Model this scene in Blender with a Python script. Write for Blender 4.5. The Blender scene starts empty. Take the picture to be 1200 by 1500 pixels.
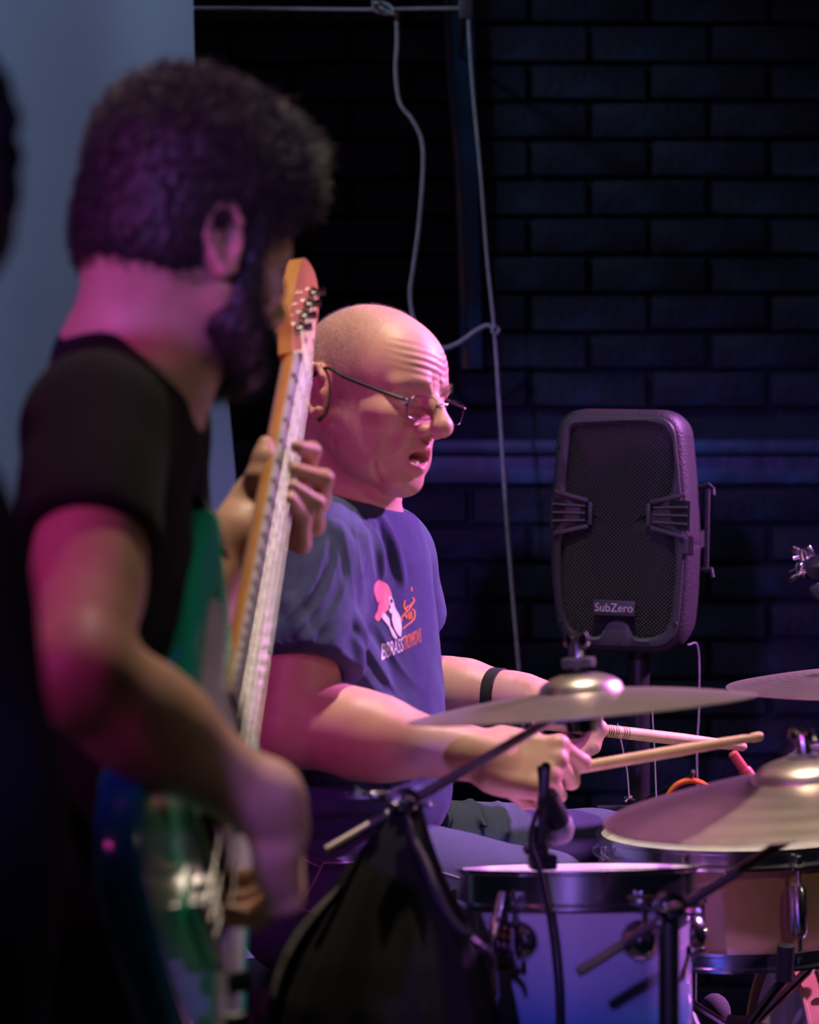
import bpy, bmesh, math, random
import numpy as np
from mathutils import Vector, Matrix
from mathutils.bvhtree import BVHTree

scene = bpy.context.scene
COL = scene.collection
random.seed(7)
RNG = np.random.default_rng(11)

# ------------------------------------------------------------------ camera
F_PX = 4250.0            # 85 mm lens on a 24 mm wide (portrait) frame, 1200 px across
CAM_Z = 1.10
cam_data = bpy.data.cameras.new('camera')
cam_data.sensor_fit = 'HORIZONTAL'
cam_data.sensor_width = 24.0
cam_data.lens = 85.0
cam_data.clip_start = 0.05
cam_data.dof.use_dof = True
cam_data.dof.focus_distance = 4.02
cam_data.dof.aperture_fstop = 3.1
cam = bpy.data.objects.new('camera', cam_data)
cam.location = (0, 0, CAM_Z)
cam.rotation_euler = (math.pi / 2, 0, 0)
COL.objects.link(cam)
scene.camera = cam

def P(px, py, D):
    """point on the ray of photo pixel (px, py) at depth D"""
    return np.array([(px - 600.0) / F_PX * D, D, CAM_Z - (py - 750.0) / F_PX * D])

# ------------------------------------------------------------------ world + lamps
world = bpy.data.worlds.new('world')
scene.world = world
world.use_nodes = True
bg = world.node_tree.nodes['Background']
bg.inputs[0].default_value = (0.16, 0.20, 0.42, 1)
bg.inputs[1].default_value = 0.010

def spot(name, loc, target, color, power, size=40, radius=0.06, blend=0.4):
    l = bpy.data.lights.new(name, 'SPOT')
    l.color = color
    l.energy = power
    l.spot_size = math.radians(size)
    l.spot_blend = blend
    l.shadow_soft_size = radius
    o = bpy.data.objects.new(name, l)
    o.location = loc
    o.rotation_euler = (Vector(target) - Vector(loc)).to_track_quat('-Z', 'Y').to_euler()
    COL.objects.link(o)
    return o

# the venue's stage lamps, all outside the picture: each one is read from the side and colour of the light in the photograph
spot('warm_stage_lamp_overhead_offscreen', (0.20, 3.36, 3.9), (0.02, 3.45, 0.95), (1.0, 0.80, 0.61), 400, 46, 0.07, 0.5)
spot('violet_stage_lamp_front_left_offscreen', (-1.15, -3.00, 2.60), (0.12, 3.60, 1.00), (0.40, 0.20, 1.0), 760, 13, 0.08, 0.5)
spot('white_stage_lamp_front_right_offscreen', (2.70, 1.20, 2.40), (0.10, 3.20, 0.85), (1.0, 0.84, 0.70), 40, 30, 0.08, 0.5)
spot('violet_stage_lamp_right_offscreen', (2.10, 4.60, 2.45), (0.25, 4.05, 0.92), (0.82, 0.26, 1.0), 900, 44, 0.07, 0.5)
spot('magenta_stage_lamp_left_offscreen', (-2.10, 0.30, 2.15), (-0.22, 2.90, 1.20), (0.95, 0.09, 0.75), 150, 20, 0.08, 0.5)
spot('cool_stage_lamp_backdrop_offscreen', (-1.9, 3.2, 3.3), (-0.75, 5.0, 1.2), (0.47, 0.63, 1.0), 120, 60, 0.15)

scene.view_settings.view_transform = 'Standard'
scene.view_settings.look = 'None'
scene.view_settings.exposure = 0.0
scene.view_settings.gamma = 1.0
scene.view_settings.use_curve_mapping = False

# ------------------------------------------------------------------ materials
def mat(name, color, rough=0.5, metal=0.0, noise=None, bump=None, coat=0.0, sss=0.0, spec=0.5,
        color2=None, trans=0.0, ior=1.45, emit=None, aniso=0.0, sheen=0.0):
    """procedural material: base colour with optional noise mix to color2 and a noise bump"""
    m = bpy.data.materials.new(name)
    m.use_nodes = True
    nt = m.node_tree
    b = nt.nodes['Principled BSDF']
    b.inputs['Base Color'].default_value = (*color, 1)
    b.inputs['Roughness'].default_value = rough
    b.inputs['Metallic'].default_value = metal
    b.inputs['Specular IOR Level'].default_value = spec
    b.inputs['Coat Weight'].default_value = coat
    b.inputs['Coat Roughness'].default_value = 0.05
    b.inputs['IOR'].default_value = ior
    b.inputs['Transmission Weight'].default_value = trans
    b.inputs['Sheen Weight'].default_value = sheen
    if sss:
        b.inputs['Subsurface Weight'].default_value = sss
        b.inputs['Subsurface Radius'].default_value = (1.0, 0.35, 0.2)
        b.inputs['Subsurface Scale'].default_value = 0.006
    if aniso:
        b.inputs['Anisotropic'].default_value = aniso
    if emit:
        b.inputs['Emission Color'].default_value = (*emit[:3], 1)
        b.inputs['Emission Strength'].default_value = emit[3]
    tc = nt.nodes.new('ShaderNodeTexCoord')
    if noise or color2:
        sc, lo, hi = noise if noise else (20.0, 0.35, 0.65)
        n = nt.nodes.new('ShaderNodeTexNoise')
        n.inputs['Scale'].default_value = sc
        n.inputs['Detail'].default_value = 5
        nt.links.new(tc.outputs['Object'], n.inputs['Vector'])
        r = nt.nodes.new('ShaderNodeMapRange')
        r.inputs[1].default_value = lo
        r.inputs[2].default_value = hi
        nt.links.new(n.outputs['Fac'], r.inputs[0])
        mx = nt.nodes.new('ShaderNodeMix')
        mx.data_type = 'RGBA'
        c2 = color2 if color2 else tuple(c * 0.7 for c in color)
        mx.inputs[6].default_value = (*color, 1)
        mx.inputs[7].default_value = (*c2, 1)
        nt.links.new(r.outputs[0], mx.inputs[0])
        nt.links.new(mx.outputs[2], b.inputs['Base Color'])
    if bump:
        n2 = nt.nodes.new('ShaderNodeTexNoise')
        n2.inputs['Scale'].default_value = bump[0]
        n2.inputs['Detail'].default_value = 4
        nt.links.new(tc.outputs['Object'], n2.inputs['Vector'])
        bm_ = nt.nodes.new('ShaderNodeBump')
        bm_.inputs['Strength'].default_value = bump[1]
        bm_.inputs['Distance'].default_value = bump[2] if len(bump) > 2 else 0.002
        nt.links.new(n2.outputs['Fac'], bm_.inputs['Height'])
        nt.links.new(bm_.outputs[0], b.inputs['Normal'])
    return m

def skin_mat(name, color, red, hair_col):
    """skin: point colour 'tint' R = hair stubble, G = redness (lips, ears)"""
    m = mat(name, color, 0.46, bump=(420, 0.35, 0.0008), sss=0.12)
    nt = m.node_tree
    b = nt.nodes['Principled BSDF']
    at = nt.nodes.new('ShaderNodeAttribute')
    at.attribute_name = 'tint'
    sep = nt.nodes.new('ShaderNodeSeparateColor')
    nt.links.new(at.outputs['Color'], sep.inputs[0])
    tc = nt.nodes.new('ShaderNodeTexCoord')
    n = nt.nodes.new('ShaderNodeTexNoise')
    n.inputs['Scale'].default_value = 38
    n.inputs['Detail'].default_value = 6
    nt.links.new(tc.outputs['Object'], n.inputs['Vector'])
    r = nt.nodes.new('ShaderNodeMapRange')
    r.inputs[1].default_value = 0.35
    r.inputs[2].default_value = 0.75
    r.inputs[4].default_value = 0.6
    nt.links.new(n.outputs['Fac'], r.inputs[0])
    m1 = nt.nodes.new('ShaderNodeMix'); m1.data_type = 'RGBA'
    m1.inputs[6].default_value = (*color, 1)
    m1.inputs[7].default_value = (color[0] * 0.82, color[1] * 0.68, color[2] * 0.66, 1)
    nt.links.new(r.outputs[0], m1.inputs[0])
    m2 = nt.nodes.new('ShaderNodeMix'); m2.data_type = 'RGBA'
    m2.inputs[7].default_value = (*red, 1)
    nt.links.new(m1.outputs[2], m2.inputs[6])
    nt.links.new(sep.outputs[1], m2.inputs[0])
    n3 = nt.nodes.new('ShaderNodeTexNoise')
    n3.inputs['Scale'].default_value = 650
    n3.inputs['Detail'].default_value = 2
    nt.links.new(tc.outputs['Object'], n3.inputs['Vector'])
    r3 = nt.nodes.new('ShaderNodeMapRange')
    r3.inputs[1].default_value = 0.38
    r3.inputs[2].default_value = 0.62
    nt.links.new(n3.outputs['Fac'], r3.inputs[0])
    mu = nt.nodes.new('ShaderNodeMath'); mu.operation = 'MULTIPLY'
    nt.links.new(r3.outputs[0], mu.inputs[0])
    nt.links.new(sep.outputs[0], mu.inputs[1])
    m3 = nt.nodes.new('ShaderNodeMix'); m3.data_type = 'RGBA'
    m3.inputs[7].default_value = (*hair_col, 1)
    nt.links.new(m2.outputs[2], m3.inputs[6])
    nt.links.new(mu.outputs[0], m3.inputs[0])
    nt.links.new(m3.outputs[2], b.inputs['Base Color'])
    return m

def grad_mat(name, stops, rough, coat, z0, z1, metal=0.0):
    """lacquer that fades with object-space height from z0 to z1"""
    m = mat(name, stops[0][1], rough, metal, coat=coat)
    nt = m.node_tree
    b = nt.nodes['Principled BSDF']
    tc = nt.nodes.new('ShaderNodeTexCoord')
    sx = nt.nodes.new('ShaderNodeSeparateXYZ')
    nt.links.new(tc.outputs['Object'], sx.inputs[0])
    r = nt.nodes.new('ShaderNodeMapRange')
    r.inputs[1].default_value = z0
    r.inputs[2].default_value = z1
    nt.links.new(sx.outputs['Z'], r.inputs[0])
    cr = nt.nodes.new('ShaderNodeValToRGB')
    el = cr.color_ramp.elements
    for i, (p, c) in enumerate(stops):
        e = el[i] if i < 2 else el.new(p)
        e.position = p
        e.color = (*c, 1)
    nt.links.new(r.outputs[0], cr.inputs[0])
    nt.links.new(cr.outputs[0], b.inputs['Base Color'])
    return m

M = {}
M['skin_a'] = skin_mat('drummer_skin', (0.62, 0.36, 0.275), (0.50, 0.17, 0.15), (0.20, 0.15, 0.12))
M['skin_b'] = skin_mat('bassist_skin', (0.58, 0.34, 0.25), (0.50, 0.18, 0.16), (0.03, 0.02, 0.02))
M['shirt'] = mat('navy_cotton', (0.050, 0.066, 0.145), 0.9, noise=(60, 0.3, 0.8), color2=(0.038, 0.050, 0.115), bump=(900, 0.25, 0.0006), sheen=0.05, spec=0.2)
M['black_cotton'] = mat('black_cotton', (0.012, 0.012, 0.014), 0.95, bump=(700, 0.25, 0.0008), sheen=0.02, spec=0.12)
M['denim'] = mat('blue_denim', (0.060, 0.080, 0.135), 0.9, noise=(900, 0.35, 0.65), color2=(0.026, 0.038, 0.075), bump=(1200, 0.5, 0.0008))
M['dark_denim'] = mat('dark_trousers', (0.014, 0.015, 0.020), 0.95, bump=(700, 0.3, 0.001), spec=0.2)
M['thread'] = mat('stitch_thread', (0.45, 0.45, 0.48), 0.8, noise=(50, 0.3, 0.7))
M['chrome'] = mat('chrome', (0.80, 0.80, 0.82), 0.20, 1.0, noise=(30, 0.3, 0.8), color2=(0.62, 0.62, 0.66))
M['dark_chrome'] = mat('black_nickel', (0.34, 0.31, 0.33), 0.18, 1.0, noise=(30, 0.3, 0.8), color2=(0.24, 0.22, 0.24))
M['boom_metal'] = mat('brushed_boom_steel', (0.46, 0.38, 0.40), 0.38, 1.0, noise=(40, 0.3, 0.8), color2=(0.36, 0.29, 0.31))
M['black_plastic'] = mat('black_plastic', (0.012, 0.012, 0.014), 0.45, bump=(500, 0.2, 0.0005))
M['black_rubber'] = mat('black_rubber', (0.010, 0.010, 0.011), 0.8, bump=(300, 0.2, 0.0005))
M['black_fabric'] = mat('black_jacket_cloth', (0.012, 0.012, 0.013), 0.95, bump=(400, 0.3, 0.001), spec=0.1)
M['grey_cloth'] = mat('lit_fold_grey', (0.085, 0.08, 0.085), 0.95, bump=(400, 0.3, 0.001))  # lighter grey for the jacket's lit fold: light put into the colour
M['leather'] = mat('black_leatherette', (0.02, 0.02, 0.022), 0.5, bump=(250, 0.3, 0.001))
# ------------------------------------------------------------------ object helpers
def tag(o, label=None, cat=None, group=None, kind=None):
    if label: o['label'] = label
    if cat: o['category'] = cat
    if group: o['group'] = group
    if kind: o['kind'] = kind
    return o

def empty(name, loc, label=None, cat=None, group=None):
    o = bpy.data.objects.new(name, None)
    o.location = tuple(float(v) for v in loc)
    o.empty_display_size = 0.05
    COL.objects.link(o)
    return tag(o, label, cat, group)

def link_mesh(name, verts, faces, material, parent=None, sharp=35, smooth=True, tint=None):
    """world-space vertices -> one mesh object; kept in place when parented"""
    me = bpy.data.meshes.new(name)
    v = np.asarray(verts, dtype=np.float64)
    off = np.zeros(3)
    if parent is not None:
        off = np.array(parent_origin(parent))
    else:
        off = np.array([v[:, 0].mean(), v[:, 1].mean(), v[:, 2].min()])
    if isinstance(faces, np.ndarray):
        me.vertices.add(len(v)); me.vertices.foreach_set('co', (v - off).ravel())
        n = faces.shape[1]
        me.loops.add(faces.size); me.loops.foreach_set('vertex_index', faces.ravel().astype(np.int32))
        me.polygons.add(len(faces))
        me.polygons.foreach_set('loop_start', np.arange(0, faces.size, n, dtype=np.int32))
        me.polygons.foreach_set('loop_total', np.full(len(faces), n, dtype=np.int32))
        me.update(calc_edges=True)
    else:
        me.from_pydata((v - off).tolist(), [], faces)
        me.update()
    if tint is not None:
        ca = me.color_attributes.new('tint', 'FLOAT_COLOR', 'POINT')
        ca.data.foreach_set('color', np.asarray(tint, dtype=np.float32).ravel())
    if smooth:
        me.shade_smooth()
        if sharp:
            me.set_sharp_from_angle(angle=math.radians(sharp))
    me.materials.append(material if not isinstance(material, str) else M[material])
    o = bpy.data.objects.new(name, me)
    COL.objects.link(o)
    if parent is not None:
        o.parent = parent
        # parent chain carries only translations: keep vertices relative to the root
    else:
        o.location = off
    return o

def parent_origin(o):
    p = np.zeros(3)
    while o is not None:
        p += np.array(o.location)
        o = o.parent
    return p

def unit(v):
    v = np.asarray(v, float)
    return v / (np.linalg.norm(v) + 1e-12)

def basis(axis, hint=(0, 0, 1)):
    """rotation with columns (x, y, z=axis)"""
    z = unit(axis)
    h = np.asarray(hint, float)
    if abs(np.dot(unit(h), z)) > 0.98:
        h = np.array([1.0, 0, 0])
    x = unit(np.cross(h, z))
    y = np.cross(z, x)
    return np.column_stack([x, y, z])

def euler(rx=0, ry=0, rz=0):
    return np.array(Matrix.Rotation(math.radians(rz), 3, 'Z') @ Matrix.Rotation(math.radians(ry), 3, 'Y') @ Matrix.Rotation(math.radians(rx), 3, 'X'))

class MB:
    """collects shapes in world space, links them as one mesh"""
    def __init__(s):
        s.v = []; s.f = []
    def add(s, verts, faces):
        o = len(s.v)
        s.v.extend([tuple(map(float, p)) for p in verts])
        s.f.extend([tuple(i + o for i in f) for f in faces])
        return s
    def tube(s, pts, r, seg=12, cap=True, hint=(0, 0, 1)):
        pts = [np.asarray(p, float) for p in pts]
        n = len(pts)
        rs = [r] * n if np.isscalar(r) else list(r)
        t = []
        for i in range(n):
            t.append(unit(pts[min(i + 1, n - 1)] - pts[max(i - 1, 0)]))
        B = basis(t[0], hint)
        x = B[:, 0]
        V = []
        for i in range(n):
            x = unit(x - np.dot(x, t[i]) * t[i])
            y = np.cross(t[i], x)
            for k in range(seg):
                a = 2 * math.pi * k / seg
                V.append(pts[i] + rs[i] * (math.cos(a) * x + math.sin(a) * y))
        Fc = []
        for i in range(n - 1):
            for k in range(seg):
                k2 = (k + 1) % seg
                Fc.append((i * seg + k, i * seg + k2, (i + 1) * seg + k2, (i + 1) * seg + k))
        if cap:
            Fc.append(tuple(range(seg - 1, -1, -1)))
            Fc.append(tuple((n - 1) * seg + k for k in range(seg)))
        return s.add(V, Fc)
    def lathe(s, prof, c, R=None, seg=48, closed=False, a0=0, a1=2 * math.pi):
        """prof: (radius, height) pairs about the z axis of R"""
        R = np.eye(3) if R is None else R
        c = np.asarray(c, float)
        full = abs(a1 - a0 - 2 * math.pi) < 1e-6
        m = seg if full else seg + 1
        V = []
        for (r, z) in prof:
            for k in range(m):
                a = a0 + (a1 - a0) * k / seg
                V.append(c + R @ np.array([r * math.cos(a), r * math.sin(a), z]))
        Fc = []
        n = len(prof)
        rng = range(n) if closed else range(n - 1)
        for i in rng:
            j = (i + 1) % n
            for k in range(seg):
                k2 = (k + 1) % m
                Fc.append((i * m + k, i * m + k2, j * m + k2, j * m + k))
        return s.add(V, Fc)
    def box(s, c, size, R=None, bev=0.0):
        R = np.eye(3) if R is None else R
        c = np.asarray(c, float)
        hx, hy, hz = [d / 2 for d in size]
        b = min(bev, hx * 0.9, hy * 0.9, hz * 0.9)
        if b <= 0:
            V = [(sx * hx, sy * hy, sz * hz) for sx in (-1, 1) for sy in (-1, 1) for sz in (-1, 1)]
            Fc = [(0, 1, 3, 2), (4, 6, 7, 5), (0, 4, 5, 1), (2, 3, 7, 6), (0, 2, 6, 4), (1, 5, 7, 3)]
            return s.add([c + R @ np.array(p) for p in V], Fc)
        bmx = bmesh.new()
        bmesh.ops.create_cube(bmx, size=1)
        for v in bmx.verts:
            v.co = Vector((v.co.x * hx * 2, v.co.y * hy * 2, v.co.z * hz * 2))
        bmesh.ops.bevel(bmx, geom=list(bmx.edges), offset=b, segments=2, affect='EDGES', profile=0.6)
        V = [c + R @ np.array(v.co) for v in bmx.verts]
        bmx.verts.index_update()
        Fc = [tuple(v.index for v in f.verts) for f in bmx.faces]
        bmx.free()
        return s.add(V, Fc)
    def ball(s, c, r, R=None, seg=16, rings=10):
        r = (r, r, r) if np.isscalar(r) else r
        R = np.eye(3) if R is None else R
        c = np.asarray(c, float)
        V = []
        for i in range(rings + 1):
            th = math.pi * i / rings
            for k in range(seg):
                a = 2 * math.pi * k / seg
                V.append(c + R @ np.array([r[0] * math.sin(th) * math.cos(a), r[1] * math.sin(th) * math.sin(a), r[2] * math.cos(th)]))
        Fc = []
        for i in range(rings):
            for k in range(seg):
                k2 = (k + 1) % seg
                Fc.append((i * seg + k, (i + 1) * seg + k, (i + 1) * seg + k2, i * seg + k2))
        return s.add(V, Fc)
    def prism(s, poly, t0, t1, c, R=None):
        """2-D outline (counter-clockwise) extruded along z of R from t0 to t1"""
        R = np.eye(3) if R is None else R
        c = np.asarray(c, float)
        n = len(poly)
        V = [c + R @ np.array([x, y, t0]) for x, y in poly] + [c + R @ np.array([x, y, t1]) for x, y in poly]
        Fc = [tuple(range(n - 1, -1, -1)), tuple(range(n, 2 * n))]
        for i in range(n):
            j = (i + 1) % n
            Fc.append((i, j, n + j, n + i))
        return s.add(V, Fc)
    def build(s, name, material, parent=None, sharp=35, smooth=True):
        return link_mesh(name, s.v, s.f, material, parent, sharp, smooth)

def spline(pts, n=8):
    """Catmull-Rom through points"""
    p = [np.asarray(q, float) for q in pts]
    p = [2 * p[0] - p[1]] + p + [2 * p[-1] - p[-2]]
    out = []
    for i in range(1, len(p) - 2):
        for k in range(n):
            t = k / n
            out.append(0.5 * ((2 * p[i]) + (-p[i - 1] + p[i + 1]) * t + (2 * p[i - 1] - 5 * p[i] + 4 * p[i + 1] - p[i + 2]) * t * t + (-p[i - 1] + 3 * p[i] - 3 * p[i + 1] + p[i + 2]) * t ** 3))
    out.append(p[-2])
    return out

# ------------------------------------------------------------------ soft solids: smooth unions of tapered limbs and ellipsoids
class Solid:
    def __init__(s):
        s.ops = []
    def cap(s, a, b, ra, rb=None, k=0.015, op=1, T=None):
        rb = ra if rb is None else rb
        if T is not None:
            a = T.p(a); b = T.p(b); ra *= T.s; rb *= T.s; k *= T.s
        a = np.asarray(a, float); b = np.asarray(b, float)
        s.ops.append(('cap', op, k, np.minimum(a, b) - max(ra, rb), np.maximum(a, b) + max(ra, rb), (a, b, ra, rb)))
        return s
    def chain(s, pts, rs, k=0.01, op=1, T=None):
        for i in range(len(pts) - 1):
            s.cap(pts[i], pts[i + 1], rs[i], rs[i + 1], k, op, T)
        return s
    def ell(s, c, r, k=0.015, op=1, T=None, R=None):
        R = np.eye(3) if R is None else R
        r = np.array([r] * 3 if np.isscalar(r) else r, float)
        if T is not None:
            c = T.p(c); R = T.R @ R; r = r * T.s; k *= T.s
        c = np.asarray(c, float)
        ext = np.sqrt(((R * r) ** 2).sum(1))
        s.ops.append(('ell', op, k, c - ext, c + ext, (c, R, r)))
        return s
    def box(s, c, half, rnd, k=0.01, op=1, T=None, R=None):
        R = np.eye(3) if R is None else R
        half = np.array(half, float)
        if T is not None:
            c = T.p(c); R = T.R @ R; half = half * T.s; rnd *= T.s; k *= T.s
        c = np.asarray(c, float)
        ext = np.abs(R) @ half
        s.ops.append(('box', op, k, c - ext, c + ext, (c, R, half, rnd)))
        return s
    def mesh(s, h, smooth=1):
        adds = [o for o in s.ops if o[1] == 1]
        lo = np.min([o[3] for o in adds], 0) - 4 * h
        hi = np.max([o[4] for o in adds], 0) + 4 * h
        n = np.ceil((hi - lo) / h).astype(int) + 1
        F = np.full(n, 1.0, np.float32)
        ax = [(lo[i] + h * np.arange(n[i])).astype(np.float32) for i in range(3)]
        for kind, op, k, bl, bh, pr in s.ops:
            pad = k + 3 * h
            i0 = np.maximum(np.floor((bl - pad - lo) / h).astype(int), 0)
            i1 = np.minimum(np.ceil((bh + pad - lo) / h).astype(int) + 1, n)
            if np.any(i1 <= i0):
                continue
            X = ax[0][i0[0]:i1[0], None, None]; Y = ax[1][None, i0[1]:i1[1], None]; Z = ax[2][None, None, i0[2]:i1[2]]
            if kind == 'cap':
                a, b, ra, rb = pr
                ba = b - a; bb = float(ba @ ba) + 1e-12
                dx, dy, dz = X - np.float32(a[0]), Y - np.float32(a[1]), Z - np.float32(a[2])
                t = np.clip((dx * np.float32(ba[0]) + dy * np.float32(ba[1]) + dz * np.float32(ba[2])) / np.float32(bb), 0, 1)
                d = np.sqrt((dx - t * np.float32(ba[0])) ** 2 + (dy - t * np.float32(ba[1])) ** 2 + (dz - t * np.float32(ba[2])) ** 2) - (np.float32(ra) + t * np.float32(rb - ra))
            else:
                c, R = pr[0], pr[1].astype(np.float32)
                dx, dy, dz = X - np.float32(c[0]), Y - np.float32(c[1]), Z - np.float32(c[2])
                u = [dx * R[0, j] + dy * R[1, j] + dz * R[2, j] for j in range(3)]
                if kind == 'ell':
                    r = pr[2].astype(np.float32)
                    k0 = np.sqrt((u[0] / r[0]) ** 2 + (u[1] / r[1]) ** 2 + (u[2] / r[2]) ** 2)
                    k1 = np.sqrt((u[0] / r[0] ** 2) ** 2 + (u[1] / r[1] ** 2) ** 2 + (u[2] / r[2] ** 2) ** 2)
                    d = np.where(k1 > 1e-6, k0 * (k0 - 1) / np.maximum(k1, 1e-6), -r.min())
                else:
                    hf, rn = pr[2].astype(np.float32), np.float32(pr[3])
                    q = [np.abs(u[j]) - (hf[j] - rn) for j in range(3)]
                    d = np.sqrt(np.maximum(q[0], 0) ** 2 + np.maximum(q[1], 0) ** 2 + np.maximum(q[2], 0) ** 2) + np.minimum(np.maximum(np.maximum(q[0], q[1]), q[2]), 0) - rn
            sub = F[i0[0]:i1[0], i0[1]:i1[1], i0[2]:i1[2]]
            k = np.float32(max(k, 1e-5))
            if op == 1:
                hh = np.clip(0.5 + 0.5 * (sub - d) / k, 0, 1)
                sub[...] = sub + (d - sub) * hh - k * hh * (1 - hh)
            else:
                hh = np.clip(0.5 - 0.5 * (sub + d) / k, 0, 1)
                sub[...] = sub + (-d - sub) * hh + k * hh * (1 - hh)
        return surface_nets(F, lo, h, smooth)

def surface_nets(F, lo, h, smooth):
    S = F < 0
    c = np.zeros(tuple(np.array(F.shape) - 1), np.uint8)
    nx, ny, nz = F.shape
    for i in (0, 1):
        for j in (0, 1):
            for k in (0, 1):
                c += S[i:nx - 1 + i, j:ny - 1 + j, k:nz - 1 + k]
    idx = np.argwhere((c > 0) & (c < 8))
    del c
    I, J, K = idx.T
    vals = {}
    for i in (0, 1):
        for j in (0, 1):
            for k in (0, 1):
                vals[i, j, k] = F[I + i, J + j, K + k]
    acc = np.zeros((len(idx), 3)); cnt = np.zeros(len(idx))
    corners = list(vals)
    for a in corners:
        for axis in range(3):
            if a[axis] == 0:
                b = list(a); b[axis] = 1; b = tuple(b)
                va, vb = vals[a], vals[b]
                m = (va < 0) != (vb < 0)
                t = np.where(m, va / np.where(m, va - vb, 1), 0)
                p = np.zeros((len(idx), 3)); p += np.array(a); p[:, axis] = t
                acc[m] += p[m]; cnt += m
    pos = lo + h * (idx + acc / cnt[:, None])
    vid = np.full(np.array(F.shape) - 1, -1, np.int32)
    vid[I, J, K] = np.arange(len(idx))
    quads = []
    for axis in range(3):
        sl0 = [slice(None)] * 3; sl1 = [slice(None)] * 3
        sl0[axis] = slice(0, -1); sl1[axis] = slice(1, None)
        ch = S[tuple(sl0)] != S[tuple(sl1)]
        e = np.argwhere(ch)
        ins = S[tuple(e.T)]
        o1, o2 = [(1, 2), (2, 0), (0, 1)][axis]
        ok = (e[:, o1] > 0) & (e[:, o2] > 0) & (e[:, o1] < F.shape[o1] - 1) & (e[:, o2] < F.shape[o2] - 1)
        e = e[ok]; ins = ins[ok]
        def cell(d1, d2):
            q = e.copy(); q[:, o1] -= d1; q[:, o2] -= d2
            return vid[tuple(q.T)]
        q = np.stack([cell(1, 1), cell(0, 1), cell(0, 0), cell(1, 0)], 1)
        q[~ins] = q[~ins][:, ::-1]
        quads.append(q)
    q = np.concatenate(quads)
    for _ in range(smooth):
        n = len(pos)
        a = np.concatenate([q[:, i] for i in range(4)]); b = np.concatenate([q[:, (i + 1) % 4] for i in range(4)])
        w = np.bincount(a, minlength=n) + 1e-9
        av = np.stack([np.bincount(a, pos[b, i], n) / w for i in range(3)], 1)
        pos = pos * 0.5 + av * 0.5
    return pos, q.astype(np.int32)

def vnormals(pos, q):
    n = np.cross(pos[q[:, 2]] - pos[q[:, 0]], pos[q[:, 3]] - pos[q[:, 1]])
    out = np.stack([np.bincount(q.ravel(), np.repeat(n[:, i], q.shape[1]), len(pos)) for i in range(3)], 1)
    return out / (np.linalg.norm(out, axis=1)[:, None] + 1e-12)

def waves(pos, scale, amp, n=10, seed=0, stretch=(1, 1, 1)):
    """smooth noise: a sum of random sine waves"""
    r = np.random.default_rng(seed)
    out = np.zeros(len(pos))
    for i in range(n):
        d = r.normal(size=3); d = d / np.linalg.norm(d) * scale * r.uniform(0.5, 1.6) * np.array(stretch)
        out += np.sin(pos @ d + r.uniform(0, 6.28))
    return out * amp / math.sqrt(n)

class Frame:
    """local frame: columns fwd, left, up"""
    def __init__(s, t, R, sc=1.0):
        s.t = np.asarray(t, float); s.R = np.asarray(R, float); s.s = sc
    def p(s, a):
        return s.t + s.R @ (np.asarray(a, float) * s.s)
    def inv(s, w):
        return ((np.asarray(w) - s.t) @ s.R) / s.s

def head_frame(t, yaw, pitch, roll=0, sc=1.0):
    """yaw: 0 faces +x, positive turns away from the camera; pitch positive looks down"""
    R = Matrix.Rotation(math.radians(yaw), 3, 'Z') @ Matrix.Rotation(math.radians(pitch), 3, 'Y') @ Matrix.Rotation(math.radians(roll), 3, 'X')
    return Frame(t, np.array(R), sc)

def hand(S, W, a, n, right=True, curls=None, sc=1.0, thumb=None, spread=0.004, k=0.006):
    """wrist W, a = wrist to knuckles, n = back of the hand; five separate jointed fingers"""
    a = unit(a); n = unit(np.asarray(n, float) - np.dot(n, a) * a)
    s = np.cross(n, a) if right else np.cross(a, n)     # towards the thumb
    W = np.asarray(W, float)
    def L(x, y, z): return W + sc * (x * a + y * s + z * n)
    R = np.column_stack([a, s, n])
    S.box(L(0.052, 0.0, 0.0), np.array([0.047, 0.040, 0.0155]) * sc, 0.014 * sc, 0.014, R=R)
    S.cap(L(-0.03, 0, 0), L(0.02, 0, 0), 0.025 * sc, 0.026 * sc, 0.02)
    S.ell(L(0.035, 0.028, -0.010), np.array([0.034, 0.017, 0.018]) * sc, 0.012, R=R)
    S.ell(L(0.042, -0.028, -0.008), np.array([0.038, 0.014, 0.016]) * sc, 0.012, R=R)
    lens = [(0.046, 0.027, 0.021), (0.050, 0.031, 0.022), (0.046, 0.029, 0.021), (0.036, 0.022, 0.018)]
    base = [(0.092, 0.031), (0.096, 0.0105), (0.091, -0.0105), (0.082, -0.030)]
    curls = curls or [(60, 75, 40)] * 4
    tips = []
    for i in range(4):
        p = L(base[i][0], base[i][1], 0.001)
        S.ell(p + 0.003 * n * sc, 0.0115 * sc, 0.010)
        th = 0
        rs = np.array([0.0105, 0.0094, 0.0086, 0.0070]) * (0.88 if i == 3 else 1.0) * sc
        side = (1.5 - i) * spread
        for j in range(3):
            th += math.radians(curls[i][j])
            d = unit(math.cos(th) * a - math.sin(th) * n + side * s * 10 * (1 if j == 0 else 0.3))
            q = p + d * lens[i][j] * sc
            S.cap(p, q, rs[j], rs[j + 1], k)
            p = q
        tips.append(p)
    tp = thumb or [(0.020, 0.030, -0.010), (0.052, 0.048, -0.024), (0.082, 0.040, -0.036), (0.104, 0.026, -0.040)]
    S.chain([L(*q) for q in tp], np.array([0.0155, 0.0125, 0.0110, 0.0085]) * sc, 0.008)
    return s, tips
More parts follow.
